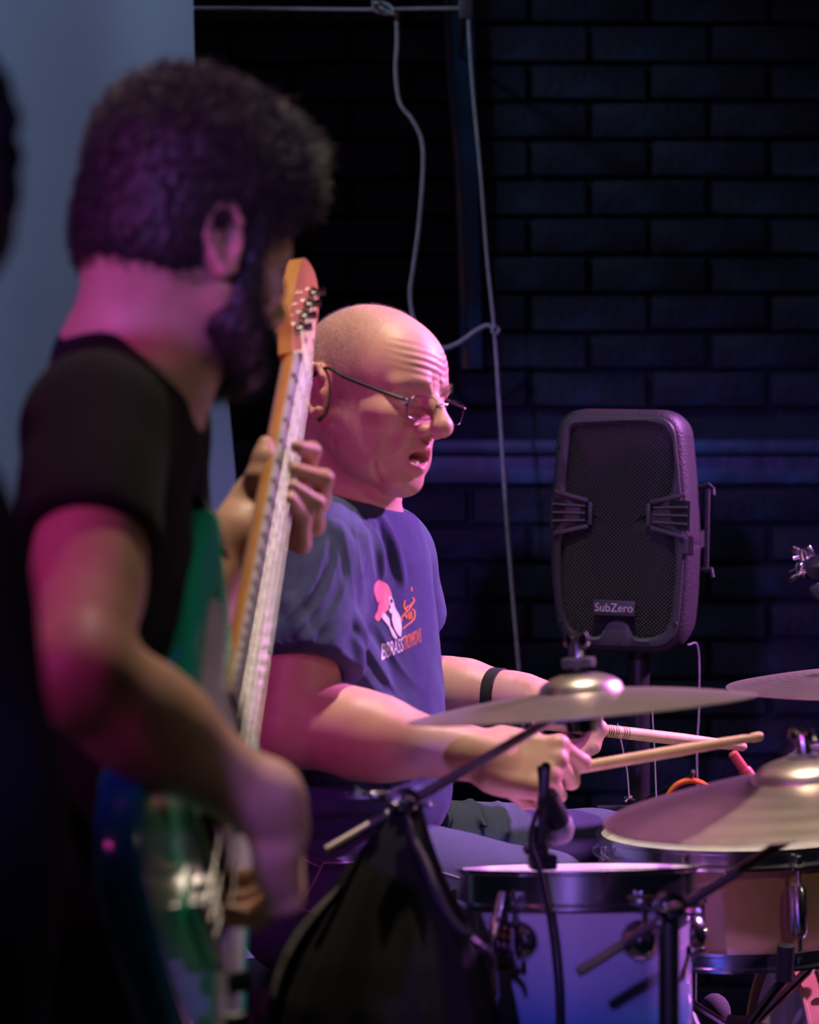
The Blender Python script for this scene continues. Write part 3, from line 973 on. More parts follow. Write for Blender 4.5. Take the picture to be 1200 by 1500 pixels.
hand(S, b_wrr + fd2 * 0.014, P(402, 1268, 2.58) - b_wrr, (0.86, -0.30, 0.35), True, [(38, 45, 30), (42, 50, 30), (46, 52, 32), (50, 55, 35)], 1.02,
     thumb=[(0.018, 0.028, -0.010), (0.040, 0.046, -0.030), (0.058, 0.050, -0.056), (0.068, 0.046, -0.080)])
# fretting arm
b_shl = P(205, 610, 2.90); b_ell = P(245, 985, 3.02); b_wrl = P(352, 785, 3.07)
S.cap(P(175, 580, 2.76), b_shl, 0.055, 0.052, 0.03)
S.cap(b_shl, b_ell, 0.050, 0.043, 0.03)
S.cap(b_ell, b_wrl, 0.044, 0.030, 0.03)
pl = P(383, 738, 3.10)
S.cap(b_wrl, P(372, 755, 3.09), 0.029, 0.030, 0.02)
S.chain([P(368, 765, 3.09), P(385, 730, 3.10), P(408, 745, 3.13)], [0.030, 0.026, 0.020], 0.02)
S.chain([P(372, 745, 3.08), P(380, 700, 3.075), P(387, 672, 3.08), P(389, 650, 3.085)], [0.017, 0.0135, 0.0115, 0.0085], 0.010)
for ch in ([(402, 722, 3.13), (448, 692, 3.13), (456, 662, 3.11), (436, 655, 3.085)], [(404, 742, 3.135), (468, 734, 3.12), (475, 702, 3.10), (432, 688, 3.075)],
           [(404, 762, 3.135), (460, 770, 3.11), (463, 738, 3.09), (428, 713, 3.065)], [(402, 780, 3.13), (440, 796, 3.10), (442, 758, 3.08), (424, 732, 3.055)]):
    S.chain([P(*p) for p in ch], [0.0125, 0.0110, 0.0100, 0.0078], 0.006)
pos, q = S.mesh(0.0028, 1)
nr = vnormals(pos, q)
loc = BT.inv(pos)
hd = loc[:, 2] > -0.13
ear = (np.abs(loc[:, 1]) > 0.079) & (loc[:, 2] < 0.016) & hd
tint = np.stack([np.zeros(len(pos)), 0.3 * ear, np.zeros(len(pos)), np.ones(len(pos))], 1)
b_body = link_mesh('body', pos, q, 'skin_b', BA, 0, True, tint)

# hair: a curly mass over the skull, tapered at nape and temples, then loose curls
Hh = Solid()
Hh.ell((-0.010, 0, 0.040), (0.110, 0.090, 0.088), 0.01, T=BT)
Hh.ell((0.042, 0, 0.072), (0.058, 0.064, 0.048), 0.03, T=BT)
Hh.ell((-0.026, 0, 0.064), (0.078, 0.074, 0.062), 0.03, T=BT)
Hh.ell((-0.040, 0, -0.010), (0.078, 0.0805, 0.085), 0.02, T=BT)
Hh.cap((0.074, 0.02, 0.078), (0.090, -0.02, 0.062), 0.024, 0.020, 0.02, T=BT)
for s in (-1, 1):
    Hh.cap((0.020, s * 0.076, 0.01), (0.018, s * 0.074, -0.045), 0.010, 0.008, 0.01, T=BT)
    Hh.ell((-0.010, s * 0.094, -0.030), (0.030, 0.020, 0.040), 0.006, -1, T=BT)
Hh.box((0.135, 0, -0.02), (0.06, 0.12, 0.075), 0.02, 0.02, -1, T=BT)
Hh.box((-0.05, 0, -0.125), (0.14, 0.12, 0.055), 0.01, 0.012, -1, T=BT, R=euler(0, 8, 0))
hp, hq = Hh.mesh(0.0035, 1)
hn = vnormals(hp, hq)
hl = BT.inv(hp)
topness = np.clip((hl[:, 2] - 0.03 + 0.25 * hl[:, 0]) / 0.07, 0, 1)
hp = hp + hn * (np.abs(waves(hp, 170, 0.0070, 16, 31)) * (0.12 + topness) + waves(hp, 520, 0.0010, 12, 32))[:, None]
hair = link_mesh('hair', hp, hq, 'black_hair', BA, 0)
pick = RNG.choice(len(hp), 34000, p=(1.2 + topness) / (1.2 + topness).sum())
d = hn[pick] + 0.7 * RNG.normal(size=(34000, 3)) * 0.6
d /= np.linalg.norm(d, axis=1)[:, None]
short = 0.45 + 0.55 * topness[pick]
o = hair_strands('curls', hp[pick] - d * 0.003, d * short[:, None], 0.018, 0.0007, 'black_hair', hair, curl=3.2, seg=4, seed=5)
o['kind'] = 'stuff'
# beard
Bd = Solid()
for s in (-1, 1):
    Bd.cap((0.016, s * 0.070, -0.040), (0.024, s * 0.062, -0.080), 0.014, 0.024, 0.02, T=BT)
    Bd.cap((0.026, s * 0.054, -0.084), (0.074, s * 0.018, -0.108), 0.024, 0.022, 0.02, T=BT)
    Bd.cap((0.092, s * 0.006, -0.064), (0.080, s * 0.032, -0.084), 0.008, 0.010, 0.01, T=BT)
Bd.ell((0.080, 0, -0.108), (0.026, 0.030, 0.026), 0.02, T=BT)
Bd.ell((0.110, 0, -0.078), (0.024, 0.020, 0.008), 0.006, -1, T=BT)
bp, bq = Bd.mesh(0.0035, 1)
bn = vnormals(bp, bq)
bp = bp + bn * (np.abs(waves(bp, 200, 0.003, 14, 41)))[:, None]
beard_o = link_mesh('beard', bp, bq, 'black_hair', BA, 0)
pick = RNG.choice(len(bp), 5000)
d = bn[pick] + 0.5 * RNG.normal(size=(5000, 3)) + np.array([0, 0, -0.5]); d /= np.linalg.norm(d, axis=1)[:, None]
hair_strands('whiskers', bp[pick], d, 0.010, 0.0004, 'black_hair', beard_o, curl=1.2, seg=2, seed=6)['kind'] = 'stuff'
for s in (-1, 1):
    ey = MB().ball(BT.p((0.0735, s * 0.033, -0.015)), 0.0125, seg=16, rings=10).build('eye', 'eye', BA)
    MB().ball(BT.p((0.0808, s * 0.033, -0.016)), 0.0056, seg=12, rings=8).build('iris', 'iris', ey)

# black t-shirt
C = Solid()
tR = euler(0, 2, 4)
C.ell(P(168, 710, 2.75), (0.074, 0.165, 0.150), 0.03, R=tR)
C.ell(P(166, 900, 2.74), (0.073, 0.155, 0.17), 0.03, R=tR)
C.ell(P(163, 1120, 2.74), (0.076, 0.155, 0.20), 0.04, R=tR)
C.ell(P(160, 1330, 2.74), (0.088, 0.160, 0.15), 0.05, R=tR)
C.cap(P(178, 580, 2.71), P(145, 625, 2.59), 0.056, 0.058, 0.03)
C.cap(P(178, 580, 2.77), P(205, 620, 2.90), 0.056, 0.058, 0.03)
C.cap(P(186, 545, 2.73), P(176, 620, 2.735), 0.072, 0.076, 0.025)
C.cap(P(145, 625, 2.59), P(128, 780, 2.50), 0.062, 0.064, 0.03)
C.cap(P(207, 615, 2.90), P(222, 760, 2.96), 0.060, 0.060, 0.03)
nd = unit((0.32, -0.06, 0.94))
C.cap(P(190, 535, 2.73), P(190, 535, 2.73) + nd * 0.12, 0.066, 0.068, 0.003, -1)
C.box(P(204, 486, 2.72) + nd * 0.055, (0.16, 0.16, 0.06), 0.005, 0.005, -1, R=basis(unit(nd + np.array([0.55, 0, 0.0]))))
sd2 = unit(b_elr - b_shr); hm = P(128, 805, 2.493)
C.cap(hm + sd2 * 0.03, hm + sd2 * 0.1, 0.058, 0.058, 0.003, -1)
C.box(hm + sd2 * 0.09, (0.10, 0.10, 0.09), 0.002, 0.003, -1, R=basis(sd2))
sd3 = unit(b_ell - b_shl); hm3 = b_shl + sd3 * 0.14
C.cap(hm3 + sd3 * 0.03, hm3 + sd3 * 0.1, 0.056, 0.056, 0.003, -1)
C.box(hm3 + sd3 * 0.09, (0.085, 0.085, 0.09), 0.002, 0.003, -1, R=basis(sd3))
pos, q = C.mesh(0.0045, 1)
nr = vnormals(pos, q)
pos = pos + nr * (waves(pos, 32, 0.0025, 14, 55) + waves(pos, 80, 0.0008, 10, 58))[:, None]
link_mesh('t_shirt', pos, q, 'black_cotton', BA, 0)
# trousers and shoes
J = Solid()
J.ell(P(175, 1440, 2.74), (0.105, 0.165, 0.13), 0.04, R=tR)
for yy, xx in ((2.64, -0.285), (2.85, -0.25)):
    J.cap((xx, yy, 0.58), (xx + 0.02, yy, 0.20), 0.088, 0.062, 0.04)
    J.cap((xx + 0.02, yy, 0.20), (xx, yy, FLOOR_Z + 0.09), 0.060, 0.050, 0.03)
pos, q = J.mesh(0.007, 1)
link_mesh('trousers', pos, q, 'dark_denim', BA, 0)
for yy, xx in ((2.64, -0.285), (2.85, -0.25)):
    sh = Solid()
    sh.cap((xx - 0.03, yy, FLOOR_Z + 0.042), (xx + 0.15, yy + 0.02, FLOOR_Z + 0.034), 0.042, 0.036, 0.02)
    sh.cap((xx, yy, FLOOR_Z + 0.05), (xx, yy, FLOOR_Z + 0.11), 0.045, 0.045, 0.02)
    p_, q_ = sh.mesh(0.006, 1); p_[:, 2] = np.maximum(p_[:, 2], FLOOR_Z + 0.001)
    link_mesh('shoe', p_, q_, 'leather', BA, 0)

# ================================================================== electric bass
M['burst'] = None
BR = P(300, 1330, 2.55); NU = P(437, 540, 3.25)
bn_ = unit(NU - BR)                                   # along the neck
e_ = unit(np.array([0, -bn_[2], bn_[1]]))             # up edge
x_ = unit(np.cross(e_, bn_)); x_ = x_ if x_[0] > 0 else -x_
tilt = math.radians(12)
fN = unit(math.cos(tilt) * x_ + math.sin(tilt) * e_)  # face normal
eU = unit(math.cos(tilt) * e_ - math.sin(tilt) * x_)  # towards the thick string side
GR = np.column_stack([bn_, eU, fN])
if np.linalg.det(GR) < 0:
    print('left-handed frame')
SCALE = float(np.linalg.norm(NU - BR))
def G(v, w, z=0.0):
    return BR + v * bn_ + w * eU + z * fN
GB = empty('bass_guitar', BR, 'teal and green electric bass guitar with white pickguard, played by the bearded man', 'bass guitar')
outline = [(-0.135, 0.0), (-0.130, 0.07), (-0.108, 0.135), (-0.060, 0.172), (0.0, 0.178), (0.060, 0.158), (0.115, 0.136), (0.180, 0.132), (0.250, 0.146), (0.320, 0.158), (0.385, 0.154), (0.418, 0.132),
           (0.408, 0.108), (0.365, 0.094), (0.315, 0.074), (0.285, 0.040), (0.282, 0.0), (0.284, -0.040), (0.300, -0.072), (0.322, -0.102), (0.338, -0.132), (0.330, -0.158), (0.295, -0.168), (0.245, -0.158), (0.190, -0.142), (0.130, -0.136),
           (0.075, -0.148), (0.010, -0.170), (-0.050, -0.172), (-0.100, -0.145), (-0.128, -0.080)]
sm = spline([np.array([a, b, 0]) for a, b in outline + outline[:1]], 5)[:-1]
ol = np.array(sm)[:, :2]
def body_mesh():
    th = 0.042; rd = 0.011
    cen = ol.mean(0)
    nrm = np.roll(ol, -1, 0) - np.roll(ol, 1, 0)
    nrm = np.stack([nrm[:, 1], -nrm[:, 0]], 1); nrm /= np.linalg.norm(nrm, axis=1)[:, None]
    if ((ol - cen) * nrm).sum() < 0: nrm = -nrm
    prof = [(-th / 2, 0.020), (-th / 2, rd)] + [(-th / 2 + rd * (1 - math.cos(a)), rd * (1 - math.sin(a))) for a in np.linspace(0.3, 1.57, 4)] + [(th / 2 - rd * (1 - math.cos(a)), rd * (1 - math.sin(a))) for a in np.linspace(1.57, 0.3, 4)] + [(th / 2, rd), (th / 2, 0.020)]
    V = []; n = len(ol)
    edge = []
    for z, inset in prof:
        for i in range(n):
            p = ol[i] - nrm[i] * inset
            V.append(G(p[0], p[1], z - th / 2 - 0.004))
            edge.append(1.0 if inset < 0.0195 else 0.55)
    Fc = []
    for j in range(len(prof) - 1):
        for i in range(n):
            k = (i + 1) % n
            Fc.append((j * n + i, j * n + k, (j + 1) * n + k, (j + 1) * n + i))
    # caps as fans of inner rings
    for base, sgn in ((0, 1), ((len(prof) - 1) * n, -1)):
        z = prof[0][0] if base == 0 else prof[-1][0]
        prev = base
        for sc_, ev in ((0.72, 0.1), (0.45, 0.0), (0.2, 0.0)):
            st = len(V)
            for i in range(n):
                p0_ = ol[i] - nrm[i] * 0.020
                ax = np.array([np.clip(p0_[0], -0.06, 0.30), p0_[1] * 0.05])
                p = ax + (p0_ - ax) * sc_
                V.append(G(p[0], p[1], z - th / 2 - 0.004)); edge.append(ev)
            for i in range(n):
                k = (i + 1) % n
                f = (prev + i, prev + k, st + k, st + i)
                Fc.append(f if sgn < 0 else f[::-1])
            prev = st
        f = tuple(prev + i for i in range(n))
        Fc.append(f if sgn < 0 else f[::-1])
    vv = np.array([np.dot(np.asarray(p) - BR, bn_) for p in V])
    edge = np.clip(np.array(edge) * np.clip((0.30 - vv) / 0.28, 0.12, 1.0), 0, 1)
    tint = np.array([[e, e, e, 1] for e in edge])
    return V, Fc, tint
m = mat('burst_lacquer', (0.0, 0.3, 0.2), 0.22, coat=1.0, noise=(40, 0.3, 0.7))
nt = m.node_tree
at = nt.nodes.new('ShaderNodeAttribute'); at.attribute_name = 'tint'
cr = nt.nodes.new('ShaderNodeValToRGB')
cr.color_ramp.elements[0].position = 0.0; cr.color_ramp.elements[0].color = (0.03, 0.66, 0.42, 1)
cr.color_ramp.elements[1].position = 1.0; cr.color_ramp.elements[1].color = (0.010, 0.26, 0.52, 1)
e2 = cr.color_ramp.elements.new(0.6); e2.color = (0.02, 0.52, 0.40, 1)
nt.links.new(at.outputs['Fac'], cr.inputs[0]); nt.links.new(cr.outputs[0], nt.nodes['Principled BSDF'].inputs['Base Color'])
M['burst'] = m
M['pearl'] = mat('white_pearl_plastic', (0.72, 0.70, 0.72), 0.3, noise=(25, 0.35, 0.65), color2=(0.60, 0.58, 0.62), coat=0.4)
M['maple'] = mat('amber_maple', (0.52, 0.24, 0.07), 0.35, noise=(20, 0.3, 0.7), color2=(0.40, 0.17, 0.045), coat=0.5)
M['rosewood'] = mat('fingerboard_wood', (0.42, 0.36, 0.44), 0.5, noise=(60, 0.3, 0.7), color2=(0.30, 0.25, 0.32))
M['string'] = mat('steel_string', (0.75, 0.73, 0.70), 0.3, 1.0, noise=(300, 0.3, 0.7))
V, Fc, tn = body_mesh()
link_mesh('body', V, Fc, 'burst', GB, 40, True, tn)
GX = np.column_stack([bn_, np.cross(fN, bn_), fN])     # right-handed version
def gb(c, size, mb, bev=0.0): return mb.box(G(*c), size, GX, bev)
# pickguard: a plate around the strings
pg = [(-0.105, -0.10), (-0.06, -0.135), (0.02, -0.130), (0.09, -0.112), (0.17, -0.108), (0.25, -0.122), (0.292, -0.128), (0.298, -0.10), (0.276, -0.06), (0.262, -0.03), (0.262, 0.03), (0.285, 0.055), (0.320, 0.085), (0.300, 0.112), (0.24, 0.108), (0.17, 0.092), (0.10, 0.085), (0.07, 0.05), (0.06, -0.04), (-0.02, -0.06)]
pgs = np.array(spline([np.array([a, b, 0]) for a, b in pg + pg[:1]], 4))[:-1, :2]
MB().prism([(a, b * np.dot(np.cross(fN, bn_), eU)) for a, b in pgs][::(1 if np.dot(np.cross(fN, bn_), eU) > 0 else -1)], -0.0045, -0.0015, BR, GX).build('pickguard', 'pearl', GB, 30)
# neck, fingerboard, frets
nv = np.linspace(0.26, SCALE + 0.004, 24)
mbn = MB(); Vn = []; seg = 12
for v in nv:
    hw = np.interp(v, [0.26, SCALE], [0.031, 0.021])
    for k in range(seg + 1):
        a = math.pi * k / seg
        Vn.append(G(v, hw * math.cos(a), 0.0 - 0.020 * math.sin(a) ** 0.8))
Fn = []
for i in range(len(nv) - 1):
    for k in range(seg):
        a = i * (seg + 1) + k
        Fn.append((a, a + 1, a + seg + 2, a + seg + 1))
    Fn.append((i * (seg + 1), (i + 1) * (seg + 1), (i + 1) * (seg + 1) + seg, i * (seg + 1) + seg))
mbn.add(Vn, Fn); mbn.build('neck', 'maple', GB, 40)
fb = MB(); Vf = []
for v in nv:
    hw = np.interp(v, [0.26, SCALE], [0.0315, 0.0215])
    for w, z in ((-1, 0), (-1, 0.005), (-0.5, 0.0065), (0, 0.007), (0.5, 0.0065), (1, 0.005), (1, 0)):
        Vf.append(G(v, hw * w, z))
Ff = []
for i in range(len(nv) - 1):
    for k in range(7):
        k2 = (k + 1) % 7
        Ff.append((i * 7 + k, i * 7 + k2, (i + 1) * 7 + k2, (i + 1) * 7 + k))
Ff += [tuple(range(7)), tuple((len(nv) - 1) * 7 + k for k in range(6, -1, -1))]
fb.add(Vf, Ff); fbo = fb.build('fingerboard', 'rosewood', GB, 40)
for fr in range(1, 21):
    v = SCALE * 2 ** (-fr / 12)
    if v < 0.265: break
    hw = np.interp(v, [0.26, SCALE], [0.0325, 0.0225])
    MB().tube([G(v, -hw, 0.0052), G(v, -hw * 0.5, 0.0070), G(v, 0, 0.0076), G(v, hw * 0.5, 0.0070), G(v, hw, 0.0052), G(v, hw + 0.0012, 0.003)], 0.0016, 8).build('fret', 'chrome', fbo)
for fr in (3, 5, 7, 9, 12, 15, 17):
    v = SCALE * (2 ** (-fr / 12) + 2 ** (-(fr - 1) / 12)) / 2
    MB().lathe([(0.0, 0.0003), (0.003, 0.0003), (0.003, 0)], G(v, 0, 0.0072), GX, 14).build('inlay_dot', 'pearl', fbo)
gb((SCALE, 0, 0.005), (0.004, 0.044, 0.010), MB()).build('nut', 'pearl', GB)
# strings
for i, rr in enumerate((0.0013, 0.0011, 0.0009, 0.0007)):
    w0 = 0.0285 - i * 0.019; w1 = 0.016 - i * 0.0107
    MB().tube([G(-0.03, w0, 0.010), G(0.0, w0, 0.013), G(SCALE, w1, 0.0105), G(SCALE + 0.05 + 0.038 * i, 0.022 - 0.008 * i, 0.004)], rr, 8).build('string', 'string', GB)
# headstock
hs = [(0.0, -0.022), (0.03, -0.030), (0.07, -0.034), (0.13, -0.040), (0.19, -0.036), (0.215, -0.015), (0.205, 0.012), (0.175, 0.040), (0.13, 0.046), (0.08, 0.048), (0.045, 0.046), (0.02, 0.030), (0.0, 0.022)]
hss = np.array(spline([np.array([a, b, 0]) for a, b in hs], 3))[:, :2]
sg = np.dot(np.cross(fN, bn_), eU)
poly = [(SCALE + a, b * sg) for a, b in hss]
poly = poly if sg > 0 else poly[::-1]
MB().prism(poly, -0.018, -0.002, BR, GX).build('headstock', 'maple', GB, 30)
for i in range(4):
    v = SCALE + 0.05 + 0.038 * i; w = 0.022 - 0.008 * i
    tp = MB().lathe([(0, 0.016), (0.0045, 0.016), (0.0045, 0.006), (0.008, 0.0015), (0.008, -0.002)], G(v, w, 0), GX, 16).build('tuner_post', 'dark_chrome', GB)
    wk = 0.046 + 0.004
    tk = MB().tube([G(v, w, -0.024), G(v, wk + 0.018, -0.024)], 0.0035, 10)
    tk.box(G(v, 0.02, -0.022), (0.026, 0.030, 0.009), GX, 0.002)
    R_ = np.column_stack([eU, np.cross(fN, eU), fN])
    tk.lathe([(0, -0.003), (0.010, -0.0035), (0.013, 0), (0.010, 0.0035), (0, 0.003)], G(v, wk + 0.028, -0.024), np.column_stack([bn_, eU, fN]) if np.linalg.det(np.column_stack([bn_, eU, fN])) > 0 else np.column_stack([eU, bn_, fN]), 18)
    tk.build('tuner_key', 'chrome', GB)
# pickups, bridge, knobs, strap buttons
for v in (0.08, 0.155):
    gb((v, 0, 0.002), (0.022, 0.092, 0.014), MB(), 0.003).build('pickup', 'black_plastic', GB)
brd = gb((-0.012, 0, 0.0), (0.056, 0.082, 0.005), MB(), 0.001)
for i in range(4):
    brd.box(G(0.0, 0.0285 - i * 0.019, 0.007), (0.018, 0.011, 0.010), GX, 0.002)
brd.box(G(-0.038, 0, 0.006), (0.004, 0.082, 0.016), GX, 0.001)
brd.build('bridge', 'chrome', GB)
for v, w in ((0.005, -0.098), (-0.038, -0.105), (-0.078, -0.100)):
    kb = MB().lathe([(0, 0.020), (0.008, 0.020), (0.0095, 0.017), (0.010, 0.0), (0.0115, -0.002)], G(v, w, 0), GX, 20).build('control_knob', 'black_plastic', GB)
# strap: from the upper horn over the far shoulder, down the back to the tail
M['strap'] = mat('woven_strap', (0.016, 0.018, 0.012), 0.9, noise=(80, 0.3, 0.7), bump=(300, 0.4, 0.001))
path = spline([G(0.405, 0.132, -0.012), P(322, 782, 2.90), P(262, 690, 2.90), P(232, 590, 2.87), P(200, 520, 2.86), P(155, 530, 2.86), P(110, 640, 2.84), P(70, 900, 2.74), P(60, 1150, 2.60), P(150, 1330, 2.47), G(-0.134, 0.03, -0.02)], 8)
Vs = []; Fs = []
for i, p in enumerate(path):
    t = unit(path[min(i + 1, len(path) - 1)] - path[max(i - 1, 0)])
    wd = unit(np.cross(t, np.array([1.0, 0.25, 0.3]))) * 0.025
    nn = unit(np.cross(t, wd)) * 0.0015
    for a, b in ((1, 1), (-1, 1), (-1, -1), (1, -1)):
        Vs.append(p + a * wd + b * nn)
for i in range(len(path) - 1):
    for k in range(4):
        k2 = (k + 1) % 4
        Fs.append((i * 4 + k, i * 4 + k2, i * 4 + 4 + k2, i * 4 + 4 + k))
Fs += [(0, 1, 2, 3), tuple((len(path) - 1) * 4 + k for k in (3, 2, 1, 0))]
link_mesh('strap', Vs, Fs, 'strap', GB, 40)
# ================================================================== drum kit
M['bronze'] = mat('cymbal_bronze', (0.66, 0.57, 0.50), 0.36, 1.0, noise=(25, 0.3, 0.75), color2=(0.55, 0.47, 0.41), bump=(14, 0.08, 0.002))
M['drumhead'] = mat('coated_drumhead', (0.72, 0.70, 0.68), 0.55, noise=(18, 0.4, 0.75), color2=(0.52, 0.50, 0.50), bump=(300, 0.15, 0.0004))
M['wood_shell'] = mat('amber_maple_shell', (0.48, 0.30, 0.15), 0.28, noise=(16, 0.3, 0.7), color2=(0.38, 0.22, 0.10), coat=0.8)
M['kick_shell'] = mat('rose_amber_shell', (0.46, 0.24, 0.13), 0.3, noise=(10, 0.35, 0.65), color2=(0.36, 0.17, 0.09), coat=0.7)
M['hickory'] = mat('hickory_stick', (0.66, 0.46, 0.26), 0.5, noise=(60, 0.3, 0.7), color2=(0.55, 0.36, 0.19))
M['felt'] = mat('grey_felt', (0.10, 0.095, 0.10), 1.0, noise=(200, 0.3, 0.7), bump=(500, 0.5, 0.001))
M['fade'] = None

def local_obj(name, mb, material, R, t, parent=None, sharp=35):
    """mesh kept in its own axes (for materials that follow them)"""
    o = mb.build(name, material, None, sharp)
    off = np.array(o.location)
    me = o.data
    co = np.zeros(len(me.vertices) * 3); me.vertices.foreach_get('co', co)
    me.vertices.foreach_set('co', (co.reshape(-1, 3) + off).ravel()); me.update()
    W = Matrix.Translation(Vector(t)) @ Matrix(R.tolist()).to_4x4()
    if parent is not None:
        o.parent = parent
        W = Matrix.Translation(-Vector(parent_origin(parent))) @ W
    o.matrix_local = W
    return o

def cymbal(name, c, normal, R, label, bell=0.060, bow=0.022, bell_h=0.024, group=None):
    prof = []
    nR = 60
    for i in range(nR + 1):
        r = R * i / nR
        if r < bell:
            z = bow + bell_h * math.sqrt(max(0.0, 1 - (r / bell) ** 2)) * 0.98
        else:
            t = (r - bell) / (R - bell)
            z = bow * (1 - t ** 1.4)
            z += 0.00022 * math.sin(r * 1500)
        prof.append((max(r, 0.0045), z))
    under = [(r, z - 0.0011) for r, z in prof]
    full = prof + under[::-1]
    mb = MB().lathe(full, (0, 0, 0), None, 96, closed=True)
    o = local_obj(name, mb, 'bronze', basis(normal), c, None, 50)
    return tag(o, label, 'cymbal', group)

def drum(name, c, normal, R, depth, hoop_h, shell, n, label, lug='turret', a0=0.0, hoop_m='chrome', cat='drum', head_m='drumhead', bottom=True):
    """c = centre of the top hoop's edge plane; axis normal points up"""
    B = basis(normal)
    g = empty(name, np.asarray(c) - B[:, 2] * depth, label, cat)
    r = R - 0.008
    sh = MB().lathe([(r - 0.006, -0.012), (r, -0.012), (r, -depth + 0.012), (r - 0.006, -depth + 0.012)], (0, 0, 0), None, 80, closed=True)
    shell_o = local_obj('shell', sh, shell, B, c, g)
    def hoop(z, up):
        s = 1 if up else -1
        p = [(R - 0.004, z), (R + 0.004, z + s * 0.001), (R + 0.004, z - s * 0.003), (R - 0.0005, z - s * 0.005), (R - 0.0005, z - s * (hoop_h - 0.007)), (R + 0.008, z - s * (hoop_h - 0.004)), (R + 0.008, z - s * hoop_h), (R - 0.003, z - s * hoop_h), (R - 0.003, z - s * 0.003)]
        return local_obj('hoop', MB().lathe(p, (0, 0, 0), None, 80, closed=True), hoop_m, B, c, g)
    ho = hoop(0.0, True)
    local_obj('drumhead', MB().lathe([(0.0, -0.007), (R * 0.6, -0.0068), (R - 0.014, -0.0075), (R - 0.006, -0.012), (R - 0.003, -0.014)], (0, 0, 0), None, 80), head_m, B, c, g)
    if bottom:
        hoop(-depth, False)
        local_obj('drumhead', MB().lathe([(R - 0.006, -depth + 0.012), (R - 0.014, -depth + 0.0075), (0.0, -depth + 0.007)], (0, 0, 0), None, 80), head_m, B, c, g)
    c = np.asarray(c, float)
    for i in range(n):
        a = a0 + 2 * math.pi * i / n
        u = B @ np.array([math.cos(a), math.sin(a), 0]); tng = B @ np.array([-math.sin(a), math.cos(a), 0])
        L = lambda rr, z: c + u * rr + B[:, 2] * z
        Bu = np.column_stack([tng, B[:, 2], u])
        if lug == 'turret':
            for zz in (-hoop_h - 0.035, -depth + hoop_h + 0.035):
                lg_ = MB().lathe([(0.0, 0.016), (0.014, 0.016), (0.021, 0.011), (0.024, 0.004), (0.024, 0.0)], L(r, zz), Bu, 24)
                lg_.lathe([(0.007, 0.0), (0.007, 0.018), (0.0, 0.019)], L(r, zz), Bu, 14)
                lg_.build('lug', 'chrome', g)
                s = 1 if zz > -depth / 2 else -1
                z_h = -hoop_h + 0.004 if s > 0 else -depth + hoop_h - 0.004
                rd = MB().tube([L(R + 0.006, zz), L(R + 0.006, z_h + s * 0.010)], 0.0028, 8)
                rd.box(L(R + 0.006, z_h + s * 0.012), (0.007, 0.010, 0.007), Bu, 0.001)
                rd.box(L(R + 0.005, z_h), (0.016, 0.006, 0.012), Bu, 0.002)
                rd.build('tension_rod', 'chrome', g)
        else:
            lg_ = MB().tube([L(R + 0.008, -hoop_h - 0.020), L(R + 0.010, -hoop_h - 0.026), L(R + 0.010, -depth + hoop_h + 0.026), L(R + 0.008, -depth + hoop_h + 0.020)], [0.006, 0.0085, 0.0085, 0.006], 14)
            lg_.box(L(r + 0.004, -depth / 2), (0.018, depth * 0.42, 0.016), Bu, 0.004)
            lg_.build('lug', 'chrome', g)
            for z_a, z_b, s in ((-hoop_h - 0.024, -hoop_h + 0.006, 1), (-depth + hoop_h + 0.024, -depth + hoop_h - 0.006, -1)):
                rd = MB().tube([L(R + 0.009, z_a), L(R + 0.007, z_b)], 0.0028, 8)
                rd.box(L(R + 0.007, z_b + s * 0.006), (0.007, 0.011, 0.007), Bu, 0.001)
                rd.box(L(R + 0.005, z_b - s * 0.004), (0.017, 0.006, 0.013), Bu, 0.002)
                rd.build('tension_rod', 'chrome', g)
    return g, B

def wing_nut(mb, p, R, s=1.0):
    p = np.asarray(p, float)
    mb.lathe([(0, 0.018 * s), (0.004 * s, 0.018 * s), (0.006 * s, 0.012 * s), (0.008 * s, 0.0), (0.0, 0.0)], p, R, 12)
    for k in (-1, 1):
        mb.box(p + R @ np.array([k * 0.012 * s, 0, 0.015 * s]), (0.014 * s, 0.0045 * s, 0.013 * s), R @ euler(0, -k * 25, 0), 0.002 * s)
    return mb

